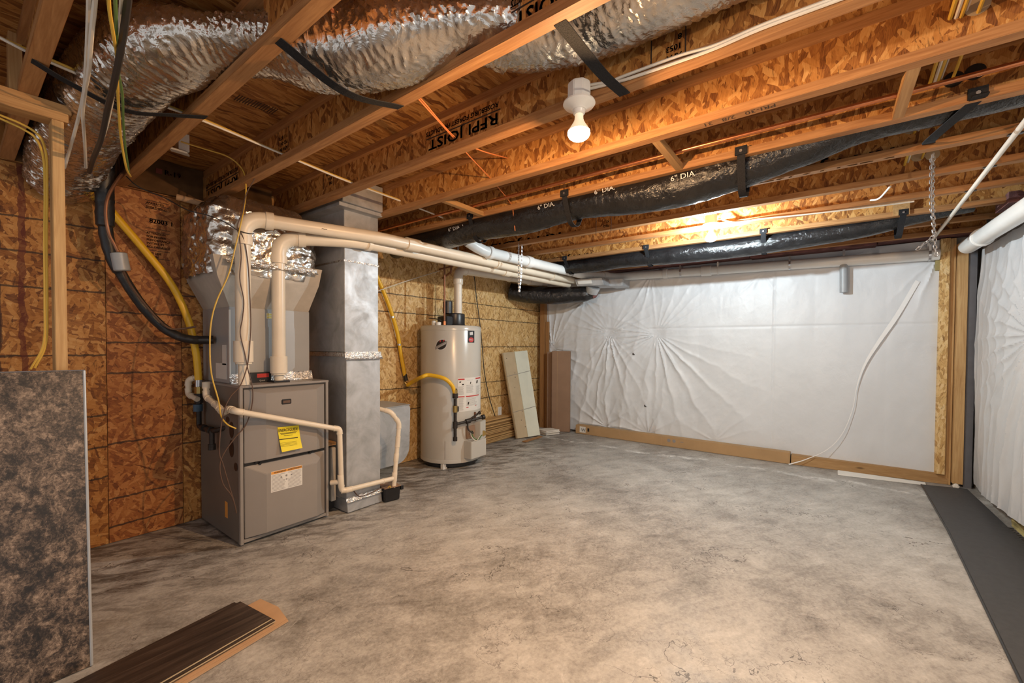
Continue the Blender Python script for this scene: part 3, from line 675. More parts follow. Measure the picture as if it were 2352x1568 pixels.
# foil wrap: soft box with creases
mb = MB(); nu, nv = 220, 70; vs_ = []
for j in range(nv+1):
    v = j/nv; z = 1.82+.54*v
    for i in range(nu):
        a = 2*math.pi*i/nu; e = 5
        cx_, cy_ = math.cos(a), math.sin(a); r = 1/((abs(cx_)**e+abs(cy_)**e)**(1/e))
        puff = 1+.045*math.sin(math.pi*v)**.5+.035*fbm(cx_*3, cy_*3, z*6)+.024*(1-abs(math.sin(z*34+4*fbm(cx_*2.5, cy_*2.5, z*3))))+.022*fbm(cx_*9, cy_*9, z*15)
        if v > .8: puff *= 1-.22*(v-.8)/.2
        vs_.append((1.40+.365*r*cx_*puff, min(3.815, 3.52+.305*r*cy_*puff), z+.012*fbm(cx_*5, cy_*5, 1)))
mb.add(vs_, [(j*nu+i, j*nu+(i+1) % nu, (j+1)*nu+(i+1) % nu, (j+1)*nu+i) for j in range(nv) for i in range(nu)]+[tuple(range(nu*nv, nu*nv+nu))])
mb.build('foil_wrap', 'foil', t, smooth=True)
crumple('foil_seam', 1.10, 1.72, 1.875, 1.915, 3.18, t, 5.2)
mb = MB().tube(spl([(1.12, 3.60, 2.31), tuple(ay(470, 470, 3.68)), tuple(ay(405, 452, 3.72))]), .022, 10); mb.build('branch_sleeve', 'cardboard_light', t, smooth=True)

# ------------------------------------------------------------------ sheet-metal return duct
t = thing('return_duct', 'tall galvanized sheet-metal return duct standing right of the furnace', 'duct', (2.02, 3.3, 0))
MB().box(1.862, 2.172, 3.030, 3.60, 1.262, 2.40).build('upper_section', 'galvanized', t, bevel=.003)
MB().box(1.872, 2.186, 3.024, 3.58, .115, 1.262).build('lower_section', 'galvanized', t, bevel=.003)
MB().hexa([(1.878, 3.016, .008), (2.196, 3.012, .008), (2.196, 3.45, .008), (1.878, 3.45, .008)], [(1.868, 3.018, .115), (2.190, 3.018, .115), (2.190, 3.50, .115), (1.868, 3.50, .115)]).build('base_boot', 'galvanized', t, bevel=.003)
MB().box(1.858, 2.194, 3.016, 3.585, 1.245, 1.285).build('drive_flange', 'foil_tape', t, bevel=.004)
crumple('tape_seam', 1.855, 2.20, 1.225, 1.250, 3.022, t, 7.7, amp=.008); crumple('tape_seam', 1.86, 2.19, .095, .125, 3.02, t, 8.1, amp=.006)
MB().box(1.858, 2.178, 3.026, 3.60, 1.995, 2.010).build('tape_band', 'foil_tape', t)
MB().box(1.875, 2.183, 3.0228, 3.026, .66, .664).build('seam', 'galvanized', t)
MB().box(1.79, 2.145, 2.93, 3.62, 2.425, 2.625).build('ceiling_boot', 'galvanized', t, bevel=.003)
MB().box(1.775, 2.16, 2.955, 3.61, 2.395, 2.423).build('collar_flange', 'galvanized', t, bevel=.002)
# filter rack between furnace and duct
t = thing('filter_rack', 'black filter rack with paper-faced lining between furnace and return duct', 'filter rack', (1.81, 3.3, 0))
MB().box(1.762, 1.858, 3.18, 3.62, .02, .535).build('rack', 'black_plastic', t)
MB().box(1.81, 1.85, 3.14, 3.18, .09, .52).build('lining', 'kraft_board', t, bevel=.004)
MB().box(1.762, 1.858, 3.15, 3.6, .537, .56).build('wood_strip', 'stud_x', t)
# lower duct elbow behind
t = thing('duct_elbow', 'low galvanized duct elbow with rounded end between return duct and water heater', 'duct', (2.6, 3.5, 0))
prof = [(2.19, .10)]+[(2.19+.0, .80), (2.80, .80)]+[(2.80+.11*math.sin(a), .69+.11*math.cos(a)) for a in ()]
ysh = 3.36
poly = [(2.19, ysh, .165), (2.62, ysh, .165)]+[(2.62+.16*math.sin(a*math.pi/16), ysh, .325-.16*math.cos(a*math.pi/16)) for a in range(1, 9)]+[(2.79, ysh, .70), (2.775, ysh, .735), (2.19, ysh, .735)]
MB().prism(poly, (0, .45, 0)).build('body', 'galvanized', t, bevel=.004)
MB().box(2.19, 2.785, ysh-.004, 3.80, .736, .742).build('top_lid', 'coil_paint', t)
MB().box(2.39, 2.40, ysh-.006, ysh, .17, .735).build('standing_seam', 'galvanized', t)

# ------------------------------------------------------------------ PVC vents
P1 = [(1.186, 3.135, FZ+.012), (1.186, 3.135, 2.19), (2.05, 2.875, 2.196), (5.44, 2.868, 2.258)]
def on(a, b, s): a, b = Vector(a), Vector(b); return a+(b-a)*s
t = thing('vent_pipe', 'upper cream PVC vent pipe rising from the furnace left side and crossing the room', 'pipe', P1[0])
def vent(t, P, r, mat, base_r, base_h, cup, coup):
    path, arcs = rounded([P[0]+Vector((0, 0, base_h))]+P[1:], .13)
    MB().tube(path, r, 24).build('pipe', mat, t, smooth=True)
    arc, d0, d1 = arcs[0]; e = MB().tube([arc[0]+d0*.04]+arc+[arc[-1]+d1*.02], r*1.17, 24).build('elbow', mat, t, smooth=True)
    MB().tube([arc[0]+d0*.002, arc[0]+d0*.055], r*1.30, 24).build('elbow_rim', mat, e, smooth=True); MB().tube([arc[-1]+d1*.002, arc[-1]+d1*.05], r*1.30, 24).build('elbow_rim', mat, e, smooth=True)
    MB().tube([P[0], P[0]+Vector((0, 0, base_h+.02))], base_r, 20).build('base_pipe', mat, t, smooth=True)
    a = P[0]+Vector((0, 0, base_h)); MB().tube([a, a+Vector((0, 0, .012)), a+Vector((0, 0, .013)), a+Vector((0, 0, cup))], [r*1.06, r*1.06, r*1.26, r*1.26], 24).build('reducer', mat, t, smooth=True)
    for a, b in coup: MB().tube([a, b], r*1.20, 24).build('coupling', mat, t, smooth=True)
V1 = [Vector(p) for p in P1]; vent(t, V1, .046, 'pvc_cream', .033, .14, .155, [(on(V1[2], V1[3], .085), on(V1[2], V1[3], .125)), (on(V1[2], V1[3], .44), on(V1[2], V1[3], .455)), (on(V1[2], V1[3], .78), on(V1[2], V1[3], .79))])
V2 = [Vector(p) for p in [(1.445, 3.205, FZ+.012), (1.445, 3.205, 2.115), (1.95, 2.968, 2.150), (5.32, 2.968, 2.212)]]
t = thing('vent_pipe', 'lower cream PVC vent pipe rising from the furnace middle, partly hidden behind the upper pipe', 'pipe', V2[0])
vent(t, V2, .045, 'pvc_cream', .031, .05, .135, [(on(V2[2], V2[3], .02), on(V2[2], V2[3], .03)), (on(V2[2], V2[3], .55), on(V2[2], V2[3], .58))])
MB().box(V2[0].x-.055, V2[0].x+.055, V2[0].y-.05, V2[0].y+.05, FZ+.0105, FZ+.022).build('gasket', 'black_plastic', t)
mb = MB()
d = (V1[2]-V1[1]).normalized(); text(mb, 'ABS', .022, on(V1[1], V1[2], .52)+Vector((0, -.0475, -.012)), d, (0, 0, 1), bold=.001); mb.build('pipe_print', 'ink', J and bpy.data.objects['vent_pipe'])
# heater vent
H0 = [(3.545, 3.43, 1.70), (3.545, 3.43, 2.213), (5.10, 3.42, 2.262), (5.30, 3.32, 2.265)]
t = pvc('vent_pipe', 'white PVC vent pipe rising from the water heater and running to the far wall', H0, .047, 'pvc', bend=.10, couplings=[((3.545, 3.43, 2.04), (3.545, 3.43, 2.11)), ((4.5, 3.424, 2.243), (4.53, 3.4235, 2.244))])
# white drain along the walls
D0 = [(3.05, 2.83, 2.36), (3.22, 2.785, 2.288), (5.25, 2.715, 2.318), (5.74, 2.44, 2.326), (5.80, 1.90, 2.318), (5.80, -.872, 2.250)]
def off(p, d): return Vector(p)+Vector(d)
pvc('drain_pipe', 'white PVC drain pipe running past the vents and along the top of the far wall', D0, .055, 'pvc_white', bend=.12, elbows=False,
    couplings=[((3.30, 2.782, 2.289), (3.36, 2.780, 2.29)), ((3.95, 2.76, 2.299), (4.05, 2.757, 2.3)), ((5.55, 2.548, 2.322), (5.62, 2.508, 2.324)), ((5.80, 1.78, 2.315), (5.80, 1.72, 2.3135)), ((5.80, 1.30, 2.303), (5.80, 1.18, 2.30))])
pvc('drain_pipe', 'large white PVC pipe at the right edge, running along the top of the right plastic', [(5.46, -1.0, 2.245), (4.6, -.99, 2.225), (2.2, -.985, 2.18)], .062, 'pvc_white', elbows=False, couplings=[((5.02, -.995, 2.235), (4.98, -.995, 2.234))])
a, b = ax(1938, 608, 5.79), ax(1938, 671, 5.79)
t = thing('pipe_stub', 'short grey pipe stub hanging down in front of the far plastic wall', 'pipe', b)
MB().tube([a, b], .036, 16).build('stub', 'pvc_grey', t, smooth=True); MB().box(a.x-.004, a.x+.012, a.y-.01, a.y+.012, a.z-.03, 2.40).build('hanger', 'steel', t)

# ------------------------------------------------------------------ water heater
HC = Vector((3.463, 3.461, 0)); HR = .342
hd = Vector((HC.x, HC.y, 0)).normalized(); hr = Vector((hd.y, -hd.x, 0))
def hp(px, z, off=0.0):
    s = max(-.995, min(.995, (px-1035.5)/69.3)); ph = math.asin(s); return HC+(hr*math.sin(ph)-hd*math.cos(ph))*(HR+off)+Vector((0, 0, z))
def hz(py): return 1.553-(py-745)*.00453
t = thing('water_heater', 'tall beige gas water heater standing on the floor in front of the wood wall', 'water heater', (HC.x, HC.y, 0))
tank = MB().lathe([(HR-.02, .055), (HR, .062), (HR, 1.535), (HR-.006, 1.55), (HR-.02, 1.556), (.02, 1.562)], HC, 64).build('tank', 'tank_paint', t, smooth=True)
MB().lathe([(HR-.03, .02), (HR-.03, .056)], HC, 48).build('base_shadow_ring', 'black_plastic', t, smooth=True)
MB().lathe([(HR+.0015, .062), (HR+.0015, .098), (HR+.001, .10)], HC, 64).build('base_band', 'tank_paint', t, smooth=True)
MB().lathe([(HR+.003, 1.50), (HR+.003, 1.536), (HR, 1.54)], HC, 64).build('top_band', 'tank_paint', t, smooth=True)
p = hp(1019, 0, -.03); mb = MB().box(p.x-.028, p.x+.028, p.y-.02, p.y+.02, 0, .06); mb.build('foot', 'white_plastic', t)
def decal(name, pxa, pxb, za, zb, mat, parent, off=.0015, n=10):
    vs_ = [hp(pxa+(pxb-pxa)*i/n, z, off) for z in (za, zb) for i in range(n+1)]
    return MB().add(vs_, [(i, i+1, n+2+i, n+1+i) for i in range(n)]).build(name, mat, parent, smooth=True)
def dtext(mb, txt, size, px, z, sx=1.0, off=.003, bold=0.0):
    vs_, fs = text_mesh(txt, size); base = math.asin((px-1035.5)/69.3); kk = [(0, 0)] if not bold else [(0, 0), (bold, 0), (0, bold), (bold, bold)]
    for bx, bz in kk:
        mb.add([HC+(hr*math.sin(base+(v.x*sx+bx)/HR)-hd*math.cos(base+(v.x*sx+bx)/HR))*(HR+off)+Vector((0, 0, z+v.y+bz)) for v in vs_], fs)
# maker's plate
decal('nameplate', 1072, 1087, hz(786), hz(750), 'black_plastic', tank)
def disc(name, cx_, cz_, rx_, rz_, mat, off_, tilt=0.0, n=14):
    vs_ = []
    for i in range(n+1):
        u = -1+2*i/n; h = math.sqrt(max(0, 1-u*u))*rz_; vs_ += [hp(cx_+rx_*u, cz_+tilt*u-h, off_), hp(cx_+rx_*u, cz_+tilt*u+h, off_)]
    return MB().add(vs_, [(2*i, 2*i+2, 2*i+3, 2*i+1) for i in range(n)]).build(name, mat, tank, smooth=True)
disc('red_oval', 1079.5, hz(779), 5.8, .026, 'ink_red', .0028)
mb = MB(); dtext(mb, 'PHCC', .022, 1075.5, hz(780.5), .8, bold=.001); mb.build('nameplate_print', 'print_white', tank); mb = MB(); dtext(mb, 'BRADFORD WHITE', .0085, 1073, hz(756), .85)
vs_ = [hp(x, hz(y), .0028) for x, y in ((1076.5, 768), (1083.5, 767), (1083.0, 759.5), (1076.0, 761))]; mb.add(vs_, [(0, 1, 2, 3)]); mb.build('nameplate_print', 'print_white', tank)
# round badge
disc('round_badge', 1015, hz(791), 12.5, .060, 'print_white', .0016, .01); disc('badge_disc', 1015, hz(791), 11.2, .052, 'ink', .0024, .01)
mb = MB(); mb.add([hp(x, hz(y), .0032) for x, y in ((1012, 781), (1022, 779), (1021, 783), (1011, 785))], [(3, 2, 1, 0)][:1]).build('badge_red', 'ink_red', tank)
mb = MB(); mb.add([hp(1002+25*i/8, hz((803 if k == 0 else 796)-14.5*i/8), .0034) for k in (0, 1) for i in range(9)], [(i, i+1, 10+i, 9+i) for i in range(8)]).build('badge_ribbon', 'ink_grey', tank)
mb = MB(); vs_, fs = text_mesh('Defender', 1.0); tw = max(v.x for v in vs_); mb.add([hp(1004.5+21*v.x/tw, hz(800.5-12.2*v.x/tw)+v.y*.020, .0042) for v in vs_], fs); mb.build('badge_print', 'print_white', tank)
# instruction labels
decal('instruction_label', 1050, 1103, hz(951), hz(870), 'label_white', tank, n=16)
mb = MB()
for zc, h in ((872, 3.2), (914, 2.6)):
    for a, b in ((1051, 1065), (1068, 1098)) if zc > 900 else ((1051, 1065), (1090, 1102)):
        mb.add([hp(a+(b-a)*i/6, hz(z), .0028) for z in (zc+h, zc) for i in range(7)], [(i, i+1, 8+i, 7+i) for i in range(6)])
for a, b, y in ((1069, 1074, 941), (1089, 1092, 939)): mb.add([hp(a+(b-a)*i/2, hz(z), .0028) for z in (y+1.5, y) for i in range(3)], [(i, i+1, 4+i, 3+i) for i in range(2)])
mb.build('label_red_bands', 'ink_red', tank)
mb = MB()
for a, b, y0, y1, st in ((1051, 1064, 891, 910, 2.0), (1069, 1086, 888, 906, 2.2), (1091, 1101, 892, 912, 2.2), (1052, 1064, 919, 948, 2.0), (1069, 1095, 919, 938, 2.3), (1070, 1086, 876, 878, 2)):
    y = y0
    while y < y1:
        e = b-(b-a)*.25*random.random(); mb.add([hp(a+(e-a)*i/4, hz(z), .0026) for z in (y+.55, y) for i in range(5)], [(i, i+1, 6+i, 5+i) for i in range(4)]); y += st
mb.build('label_fine_print', 'ink_grey', tank)
mb = MB()
for x, y, w, h in ((1055, 880, 4, 3), (1061, 886, 4, 3), (1093, 882, 3, 7), (1078, 883, 2, 5), (1073, 932, 3, 6)):
    mb.add([hp(x-w/2, hz(y+h/2), .003), hp(x+w/2, hz(y+h/2), .003), hp(x+w/2+1, hz(y-h/2), .003), hp(x-w/2+1, hz(y-h/2), .003)], [(0, 1, 2, 3)])
mb.build('label_pictures', 'ink', tank)
decal('jacket_seam', 1022.6, 1023.6, hz(1064), hz(1020), 'ink_grey', tank)
# draft hood on top
mb = MB().box(HC.x-.16, HC.x-.045, HC.y-.09, HC.y+.06, 1.56, 1.66); mb.build('blower_box', 'black_plastic', t, bevel=.008)
MB().lathe([(.12, 1.555), (.125, 1.565), (.115, 1.58), (.115, 1.69), (.105, 1.70), (.02, 1.705)], HC+Vector((.03, -.03, 0)), 36).build('vent_hood', 'black_plastic', t, smooth=True)
MB().lathe([(.055, 1.70), (.055, 1.83), (.05, 1.835)], HC+Vector((-.055, .0, 0)), 24).build('air_intake', 'black_plastic', t, smooth=True)
p = hp(991, 0, -.05); MB().lathe([(.022, 1.555), (.022, 1.60), (.014, 1.605)], (p.x, p.y, 0), 14).build('anode_cap', 'white_plastic', t, smooth=True)
p = hp(1003, 0, -.05); MB().lathe([(.03, 1.555), (.03, 1.585), (.02, 1.59)], (p.x, p.y, 0), 14).build('inlet_cap', 'white_plastic', t, smooth=True)
# burner control box at the lower right of the tank
def hbox(pxa, pxb, za, zb, d0, d1, name, mat, bev=.004):
    a, b = hp(pxa, 0, 0), hp(pxb, 0, 0); w = (b-a); w.z = 0; wn = w.normalized(); nd = Vector((wn.y, -wn.x, 0))
    if nd.dot(-hd) < 0: nd = -nd
    return MB().obox(a+nd*d0+Vector((0, 0, za)), w, nd*(d1-d0), Vector((0, 0, zb-za))).build(name, mat, t, bevel=bev)
hbox(1064, 1100, .11, .30, -.02, .105, 'burner_cover', 'tank_paint')
hbox(1086, 1100, .30, .50, -.02, .085, 'control_housing', 'tank_paint')
hbox(1068, 1086, .32, .46, -.02, .025, 'control_recess', 'cardboard_brown')
p = hp(1097, .36, .06); MB().cyl(p, p-hd*.05, .030, 16).build('control_knob', 'brass', t, smooth=True)
mb = MB(); p = hp(1078, .34, .05); mb.tube(spl([p+Vector((-.03, 0, .07)), p, p+hr*.05+Vector((0, 0, -.03)), p+hr*.1+Vector((0, 0, .02))]), .006, 6); mb.build('control_wires', 'wire_green', t, smooth=True)
p = hp(1073, .35, .05); MB().tube(spl([p+Vector((0, 0, .06)), p+hr*.01, p+hr*.06+Vector((0, 0, -.05)), p+hr*.10]), .005, 6).build('control_wires', 'wire_white', t, smooth=True)
p = hp(1088, 0, .01); MB().box(p.x-.008, p.x+.008, p.y-.008, p.y+.008, .50, .60).build('pilot_tube', 'copper_dull', t)
# gas drop in black iron
t = thing('gas_drop', 'black iron gas drip leg with valve and lever in front of the water heater', 'gas pipe', hp(1042, .33, .07))
a = hp(1043, 0, .075); A = lambda z: Vector((a.x, a.y, z))
MB().tube([A(.335), A(.88)], .017, 14).build('pipe', 'black_iron', t, smooth=True)
for z0, z1, r, m in ((.325, .365, .024, 'black_iron'), (.46, .53, .026, 'black_iron'), (.63, .70, .026, 'brass'), (.78, .83, .030, 'black_iron'), (.83, .87, .026, 'brass')): MB().tube([A(z0), A(z1)], r, 10).build('fitting', m, t, smooth=True)
b = hp(1090, .545, .09); MB().tube([A(.50), b], .015, 12).build('cross_pipe', 'black_iron', t, smooth=True)
m_ = A(.50).lerp(b, .45); MB().tube([m_+(b-A(.5)).normalized()*-.02, m_+(b-A(.5)).normalized()*.03], .027, 12).build('fitting', 'black_iron', t, smooth=True)
MB().tube([b, b+(b-A(.5)).normalized()*.03], .028, 12).build('fitting', 'black_iron', t, smooth=True)
MB().tube([m_, hp(1082, .60, .10)], .011, 10).build('valve_lever', 'black_iron', t, smooth=True); q = hp(1082, .60, .10); MB().cyl(q, q+hr*.025+Vector((0, 0, .012)), .018, 12).build('lever_knob', 'black_iron', t, smooth=True)
MB().tube(spl([m_+Vector((0, 0, -.02)), m_+Vector((0, 0, -.09))+hr*.01, m_+Vector((0, 0, -.13))+hr*.06, hp(1078, .40, .03)]), .008, 8).build('supply_tube', 'black_iron', t, smooth=True)
q = A(.665); MB().box(q.x+.01, q.x+.035, q.y-.02, q.y+.01, .635, .69).build('valve_handle', 'black_iron', t)
# ------------------------------------------------------------------ flexible ducts
def resample(pts, n):
    L = [0]
    for a, b in zip(pts, pts[1:]): L.append(L[-1]+(b-a).length)
    out = []; j = 0
    for i in range(n):
        s = L[-1]*i/(n-1)
        while j < len(L)-2 and L[j+1] < s: j += 1
        k = (s-L[j])/max(1e-9, L[j+1]-L[j]); out.append(pts[j].lerp(pts[j+1], k))
    return out, L[-1]
def interp(keys, t):
    for (a, va), (b, vb) in zip(keys, keys[1:]):
        if t <= b:
            k = (t-a)/max(1e-9, b-a); k = k*k*(3-2*k)
            return tuple(x+(y-x)*k for x, y in zip(va, vb))
    return keys[-1][1]
def flex(parent, pts, keys, n, ring, mat, pleat=.03, crumple_=.05, seed=0, name='sleeve', freq=55):
    path, L = resample(spl(pts, 24), n)
    def fn(t, a):
        s = t*L; ca, sa = math.cos(a), math.sin(a)
        w = s*freq+2.6*fbm(ca*1.3+seed, sa*1.3, s*3)+3.2*fbm(ca*3, sa*3+seed, s*6)
        fold = (1-abs(math.sin(w)))**1.4*(.35+.65*abs(fbm(ca*1.1, sa*1.1+seed, s*2.2)+.25))
        return 1+pleat*fold+crumple_*fbm(ca*2.2+seed, sa*2.2, s*5)+crumple_*.5*fbm(ca*6, sa*6+seed, s*14)
    return MB().tube(path, [keys(q) if callable(keys) else interp(keys, i/(n-1)) for i, q in enumerate(path)], ring, fn=fn).build(name, mat, parent, smooth=True)
t = thing('flex_duct', 'large crinkled silver foil flex duct looping through the joists at upper left', 'duct', (.45, 3.6, 2.2))
sd = [(.44, 3.79, 2.36), (.43, 3.45, 2.44), (.445, 2.95, 2.49), (.475, 2.45, 2.515), (.555, 2.10, 2.525), (.715, 1.88, 2.526), (.93, 1.56, 2.50), (1.06, 1.31, 2.505), (1.205, 1.09, 2.528), (1.37, .93, 2.545), (1.455, .66, 2.552), (1.46, .20, 2.552), (1.455, -.5, 2.55), (1.455, -1.12, 2.55)]
def duct_r(p):      # pinched where it passes through the joist webs
    d = min(abs(p.x-.708), abs(p.x-1.198)) if p.y > .6 else .3
    k = max(0, min(1, (d-.03)/.15)); k = k*k*(3-2*k); w = max(0, min(1, (p.y-2.2)/.6))
    if p.y < 1.0: return (.135+.025*k, .078+.014*k)
    return (.135+.030*k, .078+(.052+.030*w)*k)
flex(t, [Vector(p) for p in sd], duct_r, 900, 80, 'foil', .085, .035, 1.7, freq=95)
# printing on the foil between the joists
t = thing('flex_duct', 'long glossy black flex duct strapped under a joist across the middle of the ceiling', 'duct', (2.77, 3.2, 2.3))
b1 = [(2.80, 3.62, 2.33), (2.79, 3.30, 2.345), (2.785, 2.9, 2.335), (2.77, 2.4, 2.36), (2.775, 1.95, 2.355), (2.79, 1.5, 2.38), (2.80, .9, 2.352), (2.80, .45, 2.385), (2.80, .12, 2.445), (2.81, -.15, 2.485), (2.81, -.6, 2.482), (2.81, -1.1, 2.482)]
flex(t, [Vector(p) for p in b1], [(0, (.09, .09)), (.12, (.105, .095)), (.35, (.12, .115)), (.45, (.115, .10)), (.6, (.125, .12)), (.74, (.115, .11)), (.82, (.10, .085)), (1, (.10, .075))], 420, 48, 'flex_black', .02, .045, 4.4, freq=40)
mb = MB()
for px, py, tx in ((1235, 490, '6" DIA.'), (1365, 455, '6" DIA.'), (1540, 425, '6" DIA.'), (1030, 540, '6" DIA. 1')):
    p = ax(px, py-8, 2.662); text(mb, tx, .042, p, (0, -1, .03), (-.35, 0, 1), sx=1.2)
mb.build('printed_lettering', 'print_white', t)
t = thing('flex_duct', 'far black flex duct strapped under a joist near the white bulb', 'duct', (4.75, 2.7, 2.3))
b2 = [(4.80, 3.3, 2.40), (4.79, 2.75, 2.36), (4.78, 2.3, 2.34), (4.76, 1.9, 2.355), (4.78, 1.3, 2.345), (4.79, .7, 2.34), (4.77, .1, 2.36), (4.77, -.3, 2.385), (4.78, -.55, 2.42), (4.79, -.9, 2.45)]
flex(t, [Vector(p) for p in b2], [(0, (.07, .07)), (.18, (.10, .09)), (.5, (.11, .10)), (.8, (.105, .09)), (1, (.06, .05))], 320, 40, 'flex_black', .02, .05, 8.8, freq=40)
t = thing('flex_duct', 'short black flex duct with torn pink end under the vent pipes', 'duct', (5.2, 3.2, 2.0))
b3 = [(5.02, 3.78, 2.14), (5.16, 3.50, 2.085), (5.30, 3.15, 2.065), (5.42, 2.80, 2.07), (5.47, 2.66, 2.085)]
flex(t, [Vector(p) for p in b3], [(0, (.125, .125)), (.5, (.13, .125)), (.9, (.12, .105)), (1, (.10, .08))], 140, 40, 'flex_black', .03, .06, 2.1, freq=40)
MB().tube([(5.465, 2.68, 2.085), (5.48, 2.63, 2.09), (5.485, 2.60, 2.095)], [.085, .075, .04], 20, fn=lambda t_, a: 1+.25*fbm(math.cos(a)*3, math.sin(a)*3, t_*4)).build('pink_lining', 'pink_wool', t, smooth=True)
# metal boot
t = thing('duct_boot', 'galvanized register boot hanging where the vent pipes meet the far wall', 'duct', (5.55, 2.55, 2.2))
MB().hexa([(5.24, 2.79, 2.165), (5.27, 2.40, 2.155), (5.62, 2.36, 2.155), (5.60, 2.75, 2.165)][::-1], [(5.22, 2.82, 2.258), (5.25, 2.43, 2.250), (5.62, 2.39, 2.250), (5.60, 2.78, 2.258)][::-1]).build('boot', 'galvanized', t, bevel=.004)
MB().tube([(5.40, 2.62, 2.16), (5.42, 2.66, 2.08)], [.10, .085], 20).build('collar', 'galvanized', t, smooth=True)
MB().box(5.45, 5.72, 2.22, 2.42, 2.155, 2.245).build('end_cap', 'galvanized', t, bevel=.004)
MB().obox((5.226, 2.76, 2.185), (.018, -.20, 0), (-.003, 0, 0), (-.010, .012, .055)).build('sticker', 'label_white', t)
for a, b in (((5.36, 2.60, 2.25), (5.36, 2.62, 2.62)),): MB().tube([a, b], .006, 6).build('hanger_rod', 'steel', t)

# ------------------------------------------------------------------ straps
def ribbon(pts, wv, th=.003):
    mb = MB(); wl_ = [Vector(w_) for w_ in wv] if isinstance(wv, list) else [Vector(wv)]*len(pts); vs_ = []; p = [Vector(q) for q in pts]; n = len(p)
    for i, q in enumerate(p):
        wv = wl_[min(i, len(wl_)-1)]
        d = (p[min(i+1, n-1)]-p[max(i-1, 0)]).normalized(); up = d.cross(wv).normalized()*th
        vs_ += [q-wv/2, q+wv/2, q+wv/2+up, q-wv/2+up]
    fs = []
    for i in range(n-1):
        for k in range(4): fs.append((4*i+k, 4*i+(k+1) % 4, 4*i+4+(k+1) % 4, 4*i+4+k))
    fs += [(3, 2, 1, 0), tuple(4*(n-1)+k for k in range(4))]
    return mb.add(vs_, fs)
gst = 'black webbing hanger straps'
def strap(pts, wv, lab, mat='black_web', clip=None):
    t = thing('hanger_strap', lab, 'strap', pts[0], gst)
    ribbon(spl(pts, 6), wv).build('webbing', mat, t)
    for c in (clip or []):
        MB().box(c[0]-.012, c[0]+.001, c[1]-.03, c[1]+.03, c[2]-.02, c[2]+.025).build('end_tab', 'black_web', t)
        MB().tube([(c[0]-.016, c[1], c[2]), (c[0], c[1], c[2])], .008, 8).build('screw', 'steel', t)
strap([(.20, 2.40, 2.402), (.30, 2.42, 2.375), (.47, 2.43, 2.345), (.62, 2.38, 2.375), (.735, 2.335, 2.400)], (0, .04, 0), 'black strap under the silver duct beside the hanging cables, nearest the stud frame')
strap([(.70, 1.545, 2.401), (.95, 1.535, 2.338), (1.22, 1.535, 2.400)], (0, .045, 0), 'black strap under the middle stretch of the silver duct')
strap([(1.21, .715, 2.402), (1.40, .71, 2.392), (1.55, .705, 2.390), (1.715, .695, 2.400)], (0, .046, 0), 'grey-black strap under the silver duct just right of the warm bulb')
xn = jx(4)-FW
def wrap(px, py, lab, cx, r, k=4, w=.04):
    xn_ = jx(k)-FW; a = ax(px, py, xn_-.002); y = a.y
    pts = [(xn_-.003, y, JB+.03), (xn_-.004, y, JB), (cx-r*.86, y+.005, 2.36-r*.35), (cx-r*.3, y+.01, 2.362-r*.98), (cx+r*.45, y+.01, 2.362-r*.95), (cx+r, y+.01, 2.36), (cx+r*1.05, y, JB+.1)]
    strap(pts, (0, w, 0), lab, clip=[(xn_-.001, y, JB+.022)])
wrap(1702, 360, 'black strap around the long black duct, its bright-lit loop near the duct middle', 2.80, .128)
wrap(1297, 455, 'black strap around the long black duct, below the warm bulb', 2.79, .125)
wrap(1080, 508, 'black strap around the long black duct at its left end above the pipes', 2.775, .122)
wrap(1753, 540, 'black strap around the far black duct right of the white bulb', 4.79, .113, 8)
wrap(1484, 573, 'black strap around the far black duct left of the white bulb', 4.77, .113, 8)
wrap(1297, 600, 'black strap at the left end of the far black duct', 4.785, .105, 8)
wrap(2075, 490, 'black strap around the right end of the far black duct below a wood patch', 4.775, .10, 8)
a, b = ax(2245, 232, xn-.003), ax(2133, 338, jx(5)-FW-.003)
strap([(a.x, a.y, JB+.03), (a.x+.002, a.y, JB+.002), (b.x-.16, b.y+.01, JB-.012), (b.x-.004, b.y, JB+.02)], (0, .05, 0), 'loose black strap slung between two joists at the upper right', clip=[(xn-.001, a.y, JB+.025)])
p = ax(2070, 480, jx(8)-FW); tag(MB().box(p.x-.012, p.x-.001, p.y-.05, p.y+.05, JB+.002, JB+.12).build('wood_patch', 'stud_x'), 'small pale wood patch on the side of a joist above the far black duct', 'block')

